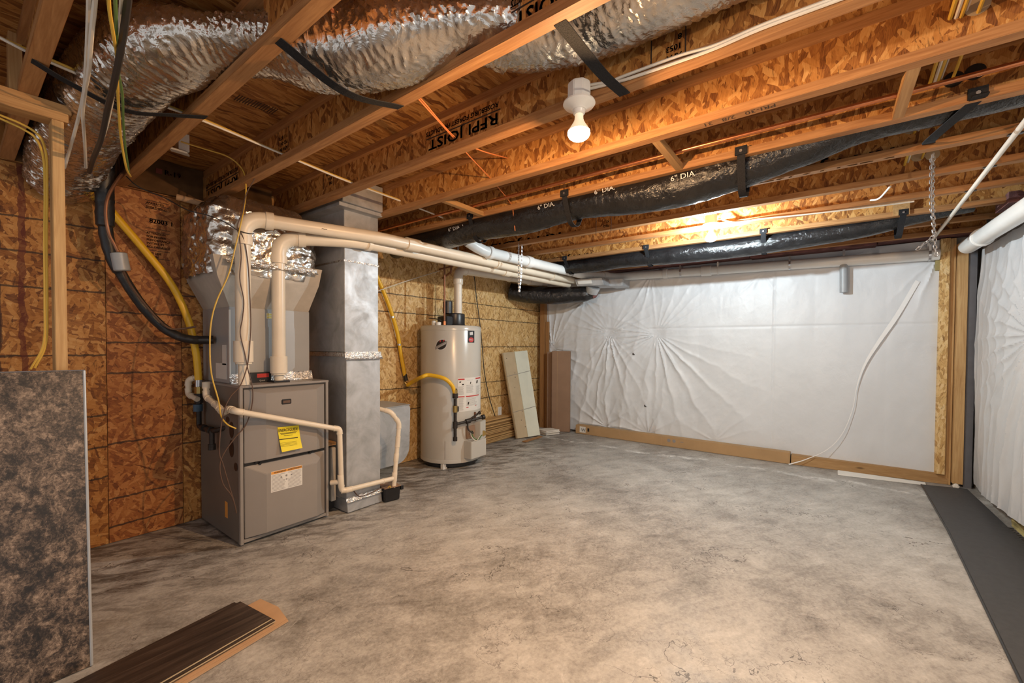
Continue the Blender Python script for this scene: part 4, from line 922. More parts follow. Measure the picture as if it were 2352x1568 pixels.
# ------------------------------------------------------------------ lamps
def lamp(loc, bulb, lab, key):
    x, y, z = loc; t = thing('ceiling_lamp', lab, 'lamp', loc, 'bare bulb ceiling lamps')
    MB().lathe([(.046, z+.012), (.05, z+.02), (.05, z+.085), (.046, z+.09)], (x, y, 0), 8).build('junction_box', 'white_plastic', t, bevel=.003)
    MB().box(x+.045, x+.075, y-.02, y+.02, z+.03, z+.07).build('side_bracket', 'white_plastic', t)
    MB().lathe([(.030, z-.022), (.034, z-.016), (.062, z-.004), (.068, z+.004), (.066, z+.011), (.05, z+.013)], (x, y, 0), 36).build('lampholder', 'porcelain', t, smooth=True)
    MB().lathe([(.018, z-.04), (.024, z-.036), (.027, z-.02), (.03, z-.016)], (x, y, 0), 24).build('socket', 'porcelain', t, smooth=True)
    b = MB().lathe([(.0465, z-.1105), (.040, z-.098), (.030, z-.083), (.0235, z-.072), (.0215, z-.068), (.0185, z-.058), (.0175, z-.04)], (x, y, 0), 24).build('bulb_reflector', 'bulb_reflector' if key != 'white' else 'bulb_white', t, smooth=True)
    pr = [(.004, -.1465), (.018, -.1455), (.032, -.141), (.042, -.133), (.0475, -.122), (.047, -.112)]
    MB().lathe([(r, z+dz) for r, dz in pr], (x, y, 0), 32).build('bulb', bulb, t, smooth=True)
    c_, w_, d_ = LAMPS[key]
    for kind, e_ in (('POINT', w_), ('SPOT', d_)):
        l = bpy.data.lights.new('bulb_light', kind); l.energy = e_; l.color = c_; l.shadow_soft_size = .015
        if kind == 'SPOT': l.spot_size = math.radians(160); l.spot_blend = 1
        lo_ = bpy.data.objects.new('bulb_light', l); COL.objects.link(lo_); lo_.parent = t; lo_.location = (0, 0, -.126 if key != 'white' else -.095)
    return t
lamp((1.612, .855, 2.364), 'bulb_warm', 'bare warm reflector bulb in a white ceiling lampholder, in front of the lettered joist', 'warm')
lamp((4.01, .825, 2.405), 'bulb_white', 'bare bright white bulb in a ceiling lampholder near the far plastic wall', 'white')
lamp((.95, -.72, 2.364), 'bulb_warm', 'bare bulb in a ceiling lampholder outside the picture behind the camera', 'side')

# ------------------------------------------------------------------ tubes and gas lines
tag(MB().tube(spl([(2.50, 3.70, 2.44), (2.505, 2.9, 2.447), (2.515, 2.2, 2.45), (2.50, 1.0, 2.452), (2.50, 0, 2.45), (2.497, -.6, 2.45), (2.497, -1.12, 2.45)], 6), .011, 10).build('copper_pipe', 'copper', smooth=True), 'straight orange copper pipe running along the joist bay beside the long black duct', 'pipe')
t = thing('copper_pipe', 'dull copper pipes rising from the water heater top and bending to the wall', 'pipe', (3.3, 3.3, 1.55))
a = hp(1015, 0, -.10); q, arcs = rounded([(a.x, a.y, 1.55), (a.x, a.y, 2.235), (a.x+.25, a.y+.12, 2.25), (a.x+.3, a.y+.4, 2.25)], .03); MB().tube(q, .011, 10).build('riser', 'copper_dull', t, smooth=True)
q, arcs = rounded([(a.x+.20, a.y+.10, 2.25), (a.x+.20, a.y+.10, 2.17), (a.x+.26, a.y+.30, 2.13)], .03); MB().tube(q, .012, 10).build('branch', 'copper_dull', t, smooth=True)
MB().tube([(a.x, a.y, 1.556), (a.x, a.y, 1.60)], .018, 12).build('nipple', 'copper', t, smooth=True)
t = thing('gas_line', 'yellow flexible gas line sweeping down the wood wall to the furnace', 'gas pipe', (1.09, 3.7, 1.08))
pts = [ay(px, py, y) for px, py, y in ((192, 400, 3.75), (225, 445, 3.76), (262, 492, 3.76), (330, 572, 3.75), (395, 655, 3.73), (432, 735, 3.71), (450, 810, 3.70), (456, 872, 3.70))]
MB().tube(spl(pts, 12), .0235, 12).build('hose', 'gas_yellow', t, smooth=True)
e = pts[-1]
MB().tube([e+Vector((0, 0, .01)), e-Vector((0, 0, .05))], .022, 12).build('nut', 'steel', t, smooth=True)
MB().tube([e-Vector((0, 0, .05)), e-Vector((0, 0, .10))], .026, 8).build('nut', 'brass', t, smooth=True)
t = thing('gas_drop', 'black iron gas pipe with blue valve beside the furnace left side', 'gas pipe', (e.x, e.y, .75))
x = e.x; q, arcs = rounded([(x, e.y, e.z-.08), (x, e.y, .735), (x+.005, 3.42, .735), (1.17, 3.30, .775)], .03)
MB().tube(q, .017, 12).build('pipe', 'black_iron', t, smooth=True); MB().tube([(x, e.y, e.z-.17), (x, e.y, e.z-.10)], .028, 8).build('fitting', 'black_iron', t, smooth=True)
MB().tube([(x-.01, e.y-.015, .85), (x-.01, e.y-.015, .90)], .03, 10).build('valve', 'valve_blue', t, smooth=True)
MB().tube([(x, 3.45, .735), (x, 3.45, .61)], .017, 12).build('drip_leg', 'black_iron', t, smooth=True); MB().tube([(x, 3.45, .60), (x, 3.45, .64)], .024, 12).build('cap', 'black_iron', t, smooth=True)
for yy in (3.62, 3.50): MB().tube([(x, yy, .735), (x, yy-.04, .735)], .025, 12).build('fitting', 'black_iron', t, smooth=True)
t = thing('gas_line', 'yellow flexible gas line hanging down the wood wall left of the water heater', 'gas pipe', ay(930, 870, 3.77))
pts = [ay(px, py, 3.78) for px, py in ((845, 590), (868, 640), (893, 700), (912, 762), (922, 820), (930, 862))]
MB().tube(spl(pts, 12), .021, 12).build('hose', 'gas_yellow', t, smooth=True)
for s in (2.45, 3.5):
    i = int(s); c = pts[i].lerp(pts[i+1], s-i); MB().tube([c+Vector((0, 0, .01)), c-Vector((0, 0, .01))], .022, 10).build('wall_clip', 'steel', t, smooth=True)
e = pts[-1]; MB().tube([e+Vector((0, 0, .015)), e+Vector((.01, -.01, -.06))], .022, 10).build('fitting', 'black_iron', t, smooth=True)
t = thing('gas_connector', 'short bright yellow gas connector arching across the front of the water heater', 'gas pipe', hp(1043, .85, .08))
pts = [ay(936, 884, 3.74), ay(950, 875, 3.62), ay(968, 866, 3.40), hp(1000, hz(862), .11), hp(1024, hz(869), .10), hp(1037, hz(885), .085), hp(1042, hz(903), .077)]
MB().tube(spl(pts, 12), .021, 12).build('hose', 'gas_yellow', t, smooth=True)
MB().tube([pts[0]+Vector((-.025, .02, .03)), pts[0]], .019, 10).build('nut', 'brass', t, smooth=True); MB().tube([pts[-1]+Vector((0, 0, .02)), pts[-1]-Vector((0, 0, .06))], .016, 10).build('nut', 'steel', t, smooth=True)
t = thing('refrigerant_line', 'thick black insulated refrigerant line curving down the wood wall to the coil cabinet', 'pipe', ay(440, 780, 3.6))
pts = [ay(px, py, y) for px, py, y in ((243, 360, 3.58), (240, 410, 3.6), (241, 470, 3.62), (243, 530, 3.64), (258, 590, 3.65), (285, 640, 3.66), (325, 700, 3.67), (370, 748, 3.66), (410, 772, 3.62), (445, 780, 3.58), (490, 780, 3.55))]
MB().tube(spl(pts, 14), [.046 if i < 40 else .036 if i < 66 else .030 for i in range(141)], 14, fn=lambda t_, a: 1+.08*fbm(math.cos(a)*2, math.sin(a)*2, t_*40)).build('foam_sleeve', 'black_foam', t, smooth=True)
t = thing('filter_canister', 'grey cylindrical filter canister hanging from a thin copper tube on the wood wall', 'canister', ay(277, 625, 3.54))
a, b = ay(272, 580, 3.54), ay(281, 622, 3.54); MB().tube([a, a+(b-a)*.04, a+(b-a)*.05, a+(b-a)*.95, b], [.030, .040, .041, .041, .036], 24).build('canister', 'pvc_grey', t, smooth=True)
pts = [ay(px, py, y) for px, py, y in ((300, 375, 3.60), (272, 410, 3.55), (249, 450, 3.52), (243, 490, 3.52), (250, 535, 3.53), (262, 560, 3.54), (271, 578, 3.54))]; MB().tube(spl(pts, 8), .009, 8).build('tube', 'copper_dull', t, smooth=True)
pts = [ay(px, py, y) for px, py, y in ((283, 622, 3.54), (300, 655, 3.58), (330, 695, 3.6), (365, 735, 3.6), (390, 754, 3.6), (415, 755, 3.6), (450, 750, 3.55))]; MB().tube(spl(pts, 8), .007, 8).build('tube', 'wire_brown', t, smooth=True)

# ------------------------------------------------------------------ condensate plumbing
CR = .0190
cz = [ax(478, 908, 1.09), ax(492, 925, 1.09), ax(500, 935, 1.085), ax(520, 938, 1.08)]
t = pvc('condensate_pipe', 'thin tan PVC condensate pipe sloping across the furnace front to the return duct', [(1.085, 3.50, 1.04), (1.085, 3.50, .97), (1.085, 3.30, .925), (1.085, 3.19, .885), (1.085, 3.11, .925), (1.085, 2.995, .918), (1.762, 2.985, .702)], CR, 'pvc_cream', bend=.03, extra=.012)
MB().tube([(1.085, 3.50, 1.03), (1.085, 3.50, 1.075)], CR*1.3, 16).build('cleanout', 'pvc_cream', t, smooth=True)
t = pvc('condensate_pipe', 'short bent tan PVC trap beside the yellow gas line', [(1.08, 3.66, .94), (1.06, 3.78, .97), (1.06, 3.78, 1.08), (1.12, 3.72, 1.10)], CR, 'pvc_cream', bend=.03, extra=.012)
t = pvc('condensate_pipe', 'upright tan PVC condensate pipe between furnace and return duct, turning along the duct foot', [(1.752, 2.985, .705), (1.782, 2.972, .70), (1.805, 2.985, .215), (1.84, 2.968, .212), (2.272, 2.968, .193)], CR, 'pvc_cream', bend=.025, extra=.014, couplings=[((1.795, 2.982, .34), (1.802, 2.984, .24)), ((2.17, 2.968, .1965), (2.182, 2.968, .196))])
MB().tube([(1.757, 3.05, .275), (1.80, 2.985, .285)], CR, 14).build('side_branch', 'pvc_cream', t, smooth=True)
t = pvc('condensate_pipe', 'crooked tan PVC pipe dropping into the small black pump beside the return duct', [(2.19, 3.12, .80), (2.275, 3.0, .765), (2.345, 2.975, .66), (2.33, 2.975, .50), (2.285, 2.972, .11)], CR, 'pvc_cream', bend=.03, extra=.014, couplings=[((2.318, 2.975, .40), (2.309, 2.975, .33)), ((2.298, 2.974, .24), (2.290, 2.973, .16))])
t = thing('condensate_pump', 'small black condensate pump box on the floor beside the return duct foot', 'pump', (2.25, 3.0, 0))
MB().hexa([(2.195, 2.975, .006), (2.325, 2.945, .006), (2.36, 3.09, .006), (2.23, 3.12, .006)], [(2.19, 2.97, .118), (2.33, 2.938, .118), (2.365, 3.09, .118), (2.225, 3.125, .118)]).build('tank', 'black_plastic', t, bevel=.005)
MB().hexa([(2.188, 2.968, .119), (2.335, 2.934, .119), (2.37, 3.092, .119), (2.222, 3.128, .119)], [(2.188, 2.968, .126), (2.335, 2.934, .126), (2.37, 3.092, .126), (2.222, 3.128, .126)]).build('lid', 'cardboard_brown', t, bevel=.002)
MB().box(2.335, 2.36, 2.935, 2.955, .085, .118).build('latch', 'black_plastic', t)
MB().tube(spl([(2.215, 2.96, .13), (2.225, 2.945, .145), (2.235, 2.95, .125)]), .004, 6).build('lead', 'wire_yellow', t)
wire('pump_cord', [(1.83, 3.0, .22), (1.90, 3.005, .20), (1.97, 3.005, .12), (2.06, 3.0, .115), (2.14, 2.99, .13), (2.215, 2.965, .14)], .004, 'wire_brown', 'thin dark cord running along the foot of the return duct to the pump')

# ------------------------------------------------------------------ chains
def chain(name, pts, lab, r=.0021, ln=.026, wd=.0066):
    path = spl([Vector(p) for p in pts], 16); n = max(2, int(sum((b-a).length for a, b in zip(path, path[1:]))/(ln*.72)))
    path, L = resample(path, n); mb = MB()
    for i in range(n-1):
        c = (path[i]+path[i+1])/2; d = (path[i+1]-path[i]).normalized(); s = d.cross(Vector((.3, .9, .1))).normalized()
        if i % 2: s = d.cross(s).normalized()
        ring = [c+d*(ln/2-wd)*(1 if math.cos(a) > 0 else -1)+d*wd*math.cos(a)+s*wd*math.sin(a) for a in [2*math.pi*(j+.5)/10 for j in range(10)]]
        mb.tube(ring+[ring[0]], r, 5, caps=False)
    return tag(mb.build(name, 'steel', smooth=True), lab, 'chain', 'steel hanger chains')
chain('hanger_chain', [(3.62, 2.62, JB+.02), (3.62, 2.62, 2.15), (3.625, 2.615, 1.90), (3.64, 2.60, 2.1), (3.645, 2.595, JB+.02)], 'double steel chain hanging beside the vent pipes in front of the short black duct')
chain('hanger_chain', [(3.02, 2.92, 2.43), (3.025, 2.93, 2.28), (3.03, 3.00, 2.185), (3.02, 3.07, 2.17)], 'short steel chain looped around the upper vent pipe')
chain('hanger_chain', [(3.225, -.452, JB+.0), (3.228, -.455, 2.15), (3.232, -.468, 1.90), (3.236, -.475, 1.845)], 'steel chain hanging straight down near the right end of the ceiling')
chain('hanger_chain', [(3.24, -.447, JB+.0), (3.245, -.450, 2.15), (3.238, -.462, 1.97), (3.22, -.42, 1.915), (3.215, -.395, 1.885)], 'second strand of steel chain with a looped end at the right of the ceiling')
# pipe hangers
gh = 'pipe hanger bands'
def hanger(c, r, zt, lab, axis='x', mat='steel'):
    t = thing('pipe_hanger', lab, 'hanger', c, gh); c = Vector(c); w = Vector((.018, 0, 0)) if axis == 'x' else Vector((0, .018, 0)); s = Vector((0, 1, 0)) if axis == 'x' else Vector((1, 0, 0))
    pts = [c+s*r*math.cos(a)+Vector((0, 0, 1))*r*math.sin(a) for a in [math.pi*(1.0+j/10) for j in range(-2, 13)]]
    ribbon([pts[0]+Vector((0, 0, .06))]+pts+[Vector((pts[-1].x, pts[-1].y, zt))], w, .002).build('band', mat, t)
hanger((4.95, 2.728, 2.312), .059, JB, 'pale band around the white drain pipe left of the far bend')
hanger((5.80, 1.55, 2.309), .06, JB+.02, 'pale band holding the white drain pipe left of the white bulb', 'y')
hanger((5.80, 1.10, 2.297), .06, JB+.02, 'white band holding the white drain pipe under the white bulb', 'y', 'white_plastic')
hanger((5.80, .35, 2.279), .06, JB+.02, 'thin band holding the white drain pipe right of the white bulb', 'y')
hanger((5.80, -.80, 2.251), .06, JB, 'grey band holding the white drain pipe beside the speckled stud', 'y')
hanger((3.0, 3.076, 2.2415), .05, JB, 'dark band around the upper vent pipe above the water heater')
hanger((4.9, 2.99, 2.266), .05, JB, 'thin band around the upper vent pipe near the far wall')
# grey conduit with clips
t = thing('conduit', 'thin grey conduit crossing under the joists at the upper right', 'conduit', (5.8, -.815, 2.385))
MB().tube([(2.2, -.69, 2.387), (5.82, -.815, 2.387)], .0125, 12).build('tube', 'pvc', t, smooth=True)
for k in range(4, 10):
    x = jx(k)-FW/2; y = -.69-(x-2.2)/3.62*.125; MB().box(x-.012, x+.012, y-.035, y+.018, JB-.006, JB-.0005).build('clip', 'black_plastic', t)
# ------------------------------------------------------------------ loose things on the floor
# stone-pattern counter slab leaning at the left
t = thing('countertop_slab', 'dark mottled stone-pattern countertop slab leaning against the stud frame at the far left', 'countertop', (0, 2.45, 0))
th = Vector((0, .027, -.006)); b0, b1 = Vector((-.95, 2.432, .004)), Vector((.344, 2.432, .004)); t0, t1 = Vector((-.93, 2.683, 1.236)), Vector((.369, 2.683, 1.222))
up = (t1-b1).normalized(); th = Vector((1, 0, 0)).cross(up); th = th*(-.030 if th.y < 0 else .030)
MB().add([b0, b1, b1+th, b0+th, t0, t1, t1+th, t0+th], [(3, 2, 1, 0), (4, 5, 6, 7), (0, 1, 5, 4), (1, 2, 6, 5), (2, 3, 7, 6), (3, 0, 4, 7)]).build('slab', 'stone_laminate', t)
e0, e1 = b1+Vector((.0005, -.0012, 0)), t1+Vector((.0005, -.0012, 0))
MB().tube([e0+Vector((-.004, .003, 0)), e1+Vector((-.004, .003, 0))], .0055, 8).build('edge_band', 'coil_paint', t, smooth=True)
MB().obox(t0+Vector((0, -.001, .0005)), (t1-t0), th*1.05, Vector((0, 0, .004))).build('top_edge', 'grey_strip', t)
# laminate planks on cardboard
P = lambda px, py, z: az(px, py, z)
A, B, Cc = P(552, 1384, .03), P(618, 1426, .03), P(190, 1568, .03)
dl = (Cc-A); dl.z = 0; dl.normalize(); dw = Vector((-dl.y, dl.x, 0)); dw = dw if (B-A).dot(dw) > 0 else -dw
w = (B-A).dot(dw)
gp = 'dark laminate planks stacked on cardboard'
def slab_along(o, L, w_, z0, h): return MB().obox(Vector((o.x, o.y, z0)), dl*L, dw*w_, Vector((0, 0, h)))
t = thing('cardboard_sheet', 'torn flat cardboard sheet on the floor under the dark laminate planks', 'cardboard', (A.x, A.y, 0))
o = A+dw*.02-dl*.085
pts = [o-dl*.005+dw*.0, o-dl*.01+dw*(w*.55), o+dl*.03+dw*(w+.025), o+dl*1.5+dw*(w+.040), o+dl*1.5]
MB().prism([(p.x, p.y, .003) for p in pts], (0, 0, .006)).build('sheet', 'cardboard_light', t)
MB().prism([(p.x, p.y, .010) for p in [o+dl*.02+dw*.03, o-dl*.004+dw*(w*.5), o+dl*.03+dw*(w+.012), o+dl*1.5+dw*(w+.018), o+dl*1.5+dw*.03]], (0, 0, .003)).build('sheet_layer', 'cardboard_light', t)
for i, (dz, dd, ds, lab) in enumerate(((.014, .035, -.012, 'bottom dark laminate plank of the stack at the lower left'), (.023, .03, .016, 'middle dark laminate plank of the stack at the lower left'), (.032, .0, .0, 'topmost dark laminate plank of the stack at the lower left'))):
    o = A+dw*(ds)+dl*(.022 if i < 2 else 0)-dl*(.03 if i == 1 else 0); t = thing('laminate_plank', lab, 'plank', (o.x, o.y, dz), gp)
    slab_along(o, 1.25, w, dz, .007).build('board', 'dark_plank', t, bevel=.0012)
    slab_along(o+dl*.002+dw*.002, 1.246, w-.004, dz-.0012, .0012).build('backing', 'tan_board', t)
    slab_along(o+dw*w, 1.25, .004, dz, .003).build('tongue', 'tan_board', t)
o = A-dw*.045+dl*.0; t = thing('laminate_plank', 'narrow dark laminate plank lying along the left edge of the stack', 'plank', (o.x, o.y, .0), gp)
slab_along(o+dl*.005, 1.25, .08, .012, .012).build('board', 'dark_plank', t, bevel=.0012)
# dark floor strip
t = thing('floor_mat', 'dark grey rubber floor strip along the right wall', 'mat', (5.0, -.9, 0))
pl = [(5.66, -.765), (5.745, -1.09), (2.0, -1.16), (2.0, -.62), (2.563, -.649), (4.35, -.735)]
MB().prism([(x, y, .001) for x, y in pl], (0, 0, .007)).build('sheet', 'rubber_mat', t, bevel=.001)
MB().tube([(5.66, -.765, .005), (4.35, -.735, .005), (2.563, -.649, .005), (2.0, -.62, .005)], .0065, 8).build('edge', 'black_plastic', t, smooth=True)
for i in range(11): x = 4.7-i*.045; MB().box(x-.006, x+.006, -1.135-.001*i, -1.085, .0012, .0088).build('fringe_tab', 'rubber_mat', t)
tag(MB().hexa([(5.70, -1.03, .009), (5.76, -1.05, .009), (5.77, -.99, .009), (5.71, -.985, .009)], [(5.715, -1.02, .05), (5.75, -1.03, .045), (5.755, -1.0, .04), (5.72, -1.0, .045)]).build('insulation_scrap', 'paper', bevel=.006), 'pale scrap lying on the floor strip at the foot of the far right studs', 'scrap')
# long carton along the far wall
t = thing('long_carton', 'long narrow brown cardboard carton lying on the floor along the far plastic wall', 'carton', (5.77, 1.7, 0))
MB().box(5.722, 5.832, .31, 3.05, .002, .13).build('carton', 'cardboard', t, bevel=.003)
a = ax(1326, 987, 5.721); MB().box(5.7205, 5.7215, 2.88, 2.98, .025, .115).build('white_label', 'label_white', t)
mb = MB(); text(mb, 'W', .07, (5.7198, 2.955, .04), (0, -1, 0), (0, 0, 1)); mb.box(5.7195, 5.7212, 2.82, 2.85, .05, .10); mb.build('label_print', 'ink', t)
mb = MB()
for px, py, r in ((1536, 1017, .022), (1548, 1019, .022)): p = ax(px, py, 5.7215); mb.tube([(5.7200, p.y, .085), (5.7216, p.y, .085)], r, 16)
p = ax(1566, 1022, 5.72); mb.box(5.7200, 5.7216, p.y-.02, p.y+.02, .08, .088); mb.build('carton_print', 'ink_grey', t)
for y in (2.35, 1.75): MB().box(5.7208, 5.7216, y, y+.004, .01, .148).build('carton_fold', 'cardboard_light', t)
tag(MB().hexa([(5.55, -.12, .001), (5.66, -.12, .001), (5.72, -.80, .001), (5.66, -.80, .001)][::-1], [(5.56, -.12, .012), (5.66, -.12, .03), (5.72, -.80, .02), (5.66, -.80, .006)][::-1]).build('sheet_scrap', 'label_white', bevel=.002), 'white strip of sheeting lying on the floor below the far bottom plate', 'scrap')
# upright flat cartons in the corner
gc = 'flat brown cartons standing in the corner'
def upright(p0, p1, h, d, lab, lean=.0):
    a, b = Vector((*p0, .002)), Vector((*p1, .002)); dv = (b-a); nn = Vector((dv.y, -dv.x, 0)).normalized()*d
    if nn.x < 0: nn = -nn
    t = thing('flat_carton', lab, 'carton', a, gc); up = Vector((lean, .0, h))
    MB().obox(a, dv, nn, up).build('carton', 'cardboard_brown', t, bevel=.003)
    MB().obox(a+dv*.30-nn*.02, dv*.012, nn*.03, up).build('fold_line', 'cardboard', t)
upright((5.70, 3.555), (5.745, 3.40), 1.235, .05, 'flat brown carton standing upright next to the corner stud, partly hidden')
upright((5.63, 3.425), (5.715, 3.15), 1.25, .05, 'flat brown carton standing upright in front of the plastic in the far corner')
t = thing('paper_stack', 'crumpled stack of white paper on the floor beside the leaning board', 'paper', (5.40, 3.40, 0))
for i in range(4): z = .004+i*.017; s = .015*math.sin(i*2.2); MB().hexa([(5.28+s, 3.30, z), (5.50+s, 3.20+s, z), (5.56, 3.40, z), (5.34, 3.50+s, z)], [(5.28+s, 3.30, z+.012), (5.50+s, 3.20+s, z+.017), (5.56, 3.40, z+.010), (5.34, 3.50+s, z+.016)]).build('sheet', 'paper', t, bevel=.003)
tag(MB().box(4.75, 5.18, 3.30, 3.36, .001, .012).build('wood_scrap', 'stud_brown'), 'thin brown wood strip lying flat on the floor in front of the leaning board', 'scrap')
# leaning board
a0, a1 = Vector((4.84, 3.54, .004)), Vector((5.235, 3.41, .004)); c0, c1 = ay(1151, 811, 3.79), ay(1207, 806, 3.72)
def lean(name, s0, s1, mat, lab, zoff, th_, parent=None):
    A0, A1, B0, B1 = a0.lerp(a1, s0), a0.lerp(a1, s1), c0.lerp(c1, s0), c0.lerp(c1, s1)
    n = (A1-A0).cross(B0-A0).normalized(); n = n if n.y < 0 else -n
    f = [q+n*zoff for q in (A0, A1, B1, B0)]
    return MB().prism(f, n*th_).build(name, mat, parent, bevel=.002)
t = thing('leaning_panel', 'tan and white wooden panel leaning against the wood wall right of the water heater', 'panel', a0)
lean('tan_board', 0, .98, 'tan_board', '', 0, .03, t); lean('tan_face', 0.02, .50, 'tan_board', '', .0301, .008, t); lean('white_board', .46, 1.0, 'white_board', '', .0302, .016, t)
n = (a1-a0).cross(c0-a0).normalized(); n = n if n.y < 0 else -n
for v in (.30, .72):
    p, q = a0.lerp(c0, v), a1.lerp(c1, v+.035); ribbon([p+n*.0385, p.lerp(q, .455)+n*.0385], (0, 0, .006), .001).build('pencil_line', 'ink_grey', t); ribbon([p.lerp(q, .47)+n*.0468, q+n*.0468], (0, 0, .006), .001).build('pencil_line', 'ink_grey', t)
for s, v in ((.12, .93), (.35, .75), (.34, .70), (.25, .58), (.4, .3), (.42, .12), (.30, .2)):
    p = a0.lerp(a1, s).lerp(c0.lerp(c1, s), v)+n*.0385; MB().cyl(p, p+n*.001, .006, 8).build('screw_hole', 'ink', t)
# stacked trim boards along the wall
gt = 'pale trim boards stacked flat along the wood wall'
z = .004; i = 0
while z < .30:
    h = random.choice((.014, .018, .022)); dy = random.choice((-.02, .0, .022)); e = random.uniform(-.16, .08)
    tag(MB().box(3.70, 5.24+e, 3.62+dy+z*.12, 3.80+dy*.3, z, z+h).build('trim_board', 'plank_trim', bevel=.0015), 'long pale trim board in the low stack along the wood wall right of the water heater', 'board', gt)
    if i % 3 == 1: MB()
    z += h+random.choice((.004, .007, .011)); i += 1
t = thing('wall_box', 'white electrical box on the wood wall right of the water heater', 'outlet box', (4.83, 3.83, .36))
MB().box(4.785, 4.86, 3.812, 3.83, .285, .435).build('plate', 'white_plastic', t, bevel=.003); MB().box(4.805, 4.84, 3.808, 3.812, .31, .41).build('cover', 'white_plastic', t, bevel=.002)
# white plate under the ceiling
t = thing('ceiling_plate', 'small white junction plate hanging from the ceiling near the furnace plenum', 'junction box', (.87, 3.22, 2.55))
c = ay(408, 348, 3.22); MB().hexa([(c.x-.055, 3.19, c.z-.005), (c.x+.03, 3.15, c.z-.02), (c.x+.07, 3.25, c.z), (c.x-.015, 3.29, c.z+.015)], [(c.x-.055, 3.19, c.z+.006), (c.x+.03, 3.15, c.z-.009), (c.x+.07, 3.25, c.z+.011), (c.x-.015, 3.29, c.z+.026)]).build('plate', 'white_plastic', t, bevel=.002)
MB().box(c.x+.0, c.x+.055, 3.20, 3.26, c.z+.012, JT-.001).build('box', 'white_plastic', t)
# loose film tape on the far plastic
t = thing('tape_strip', 'loose white tape strip hanging from the far plastic down to the floor', 'tape', (5.75, 0, 0))
pts = [ax(px, py, x) for px, py, x in ((2108, 645, 5.845), (2060, 725, 5.84), (2015, 790, 5.835), (1985, 840, 5.83), (1968, 888, 5.825), (1958, 940, 5.82), (1935, 995, 5.81), (1900, 1032, 5.79), (1850, 1055, 5.72), (1812, 1066, 5.68))]
ws = [(0, .045, .02), (0, .04, .02), (0, .035, .01), (0, .03, 0), (0, .02, 0)]
q_ = spl(pts, 6); n_ = len(q_)
ribbon(q_, [Vector((-.004, .034, .020))*(1-.85*min(1, max(0, (i-8)/18)))*(1+1.6*max(0, (i-44)/10)) for i in range(n_)], .0012).build('strip', 'tape_white', t)
for i, (px, py) in enumerate(((1455, 811), (1482, 930))): p = ax(px, py, 5.845); tag(MB().tube([p+Vector((-.012, 0, .004)), p+Vector((-.004, .006, -.012)), p+Vector((-.012, -.02, -.02))], [.006, .011, .004], 7).build('plastic_tear', 'ink'), ('small dark puncture in the far plastic, upper of two', 'small dark puncture in the far plastic, lower of two')[i], 'puncture')

# ------------------------------------------------------------------ cables
def ramp_y(pts, y0, y1):
    n = len(pts)-1; return [ay(px, py, y0+(y1-y0)*(i/n)**1.3) for i, (px, py) in enumerate(pts)]
wire('cable', ramp_y([(204, -40), (204, 10), (201, 90), (197, 160), (192, 215), (175, 290), (148, 385)], 1.45, 2.95), .006, 'wire_white', 'grey-white cable hanging at the upper left, left one of the pair')
wire('cable', ramp_y([(219, -40), (217, 10), (209, 90), (204, 160), (196, 205), (190, 260), (194, 320), (197, 385)], 1.45, 2.95), .006, 'wire_white', 'grey-white cable hanging at the upper left, right one of the pair')
wire('cable', ramp_y([(249, -40), (251, 20), (262, 90), (268, 130), (270, 200), (273, 260), (278, 320), (290, 385), (300, 405)], 1.45, 2.95), .0045, 'wire_yellow', 'thin yellow wire hanging in front of the silver duct')
wire('cable', ramp_y([(263, -40), (265, 20), (268, 90), (271, 160), (281, 220), (283, 280), (288, 340), (296, 395)], 1.45, 2.95), .0045, 'wire_green', 'thin green wire hanging in front of the silver duct')
wire('cable', ramp_y([(281, -40), (278, 20), (272, 100), (264, 180), (252, 260), (232, 330), (203, 392)], 1.45, 2.95), .0055, 'wire_white', 'white cable hanging beside the thick black cable')
wire('cable', ramp_y([(296, -40), (291, 20), (278, 110), (262, 190), (247, 250), (232, 320), (214, 365), (205, 395)], 1.45, 2.95), .0095, 'wire_black', 'thick black cable hanging in front of the silver duct')
zc = 2.462
wire('cable', [(-.4, 2.42, 2.50), (0, 2.44, 2.475), (.22, 2.46, zc), (.45, 2.50, zc), (.74, 2.50, zc), (1.1, 2.56, zc), (1.6, 2.63, zc), (2.10, 2.66, zc)], .006, 'wire_yellow', 'yellow cable threaded across the joists at the left, upper one')
wire('cable', [(-.4, 2.40, 2.52), (0, 2.44, 2.49), (.22, 2.455, zc-.012), (.45, 2.49, zc-.012), (.74, 2.49, zc-.012), (1.1, 2.545, zc-.01), (1.6, 2.62, zc-.01), (2.10, 2.65, zc-.01)], .0055, 'wire_white', 'white cable threaded across the joists at the left, below the yellow one')
wire('cable', [(2.19, 2.68, 2.46), (2.45, 2.70, 2.46), (2.62, 2.72, 2.46)], .006, 'wire_white', 'short white cable end between the joists above the vent pipes')
wire('cable', [ay(px, py, y) for px, py, y in ((-40, 245, 2.80), (0, 264, 2.79), (50, 285, 2.78), (88, 310, 2.775), (105, 350, 2.77), (108, 420, 2.77), (107, 560, 2.77), (108, 700, 2.77), (105, 790, 2.77), (80, 845, 2.77))], .0048, 'wire_yellow', 'yellow cable stapled down the left side of the pale post, outer one')
wire('cable', [ay(px, py, y) for px, py, y in ((-40, 252, 2.80), (0, 272, 2.79), (50, 295, 2.78), (82, 318, 2.775), (99, 360, 2.77), (103, 430, 2.77), (102, 560, 2.77), (103, 700, 2.77), (100, 790, 2.77), (70, 848, 2.77))], .0045, 'wire_yellow', 'pale cable stapled down the left side of the pale post, inner one')
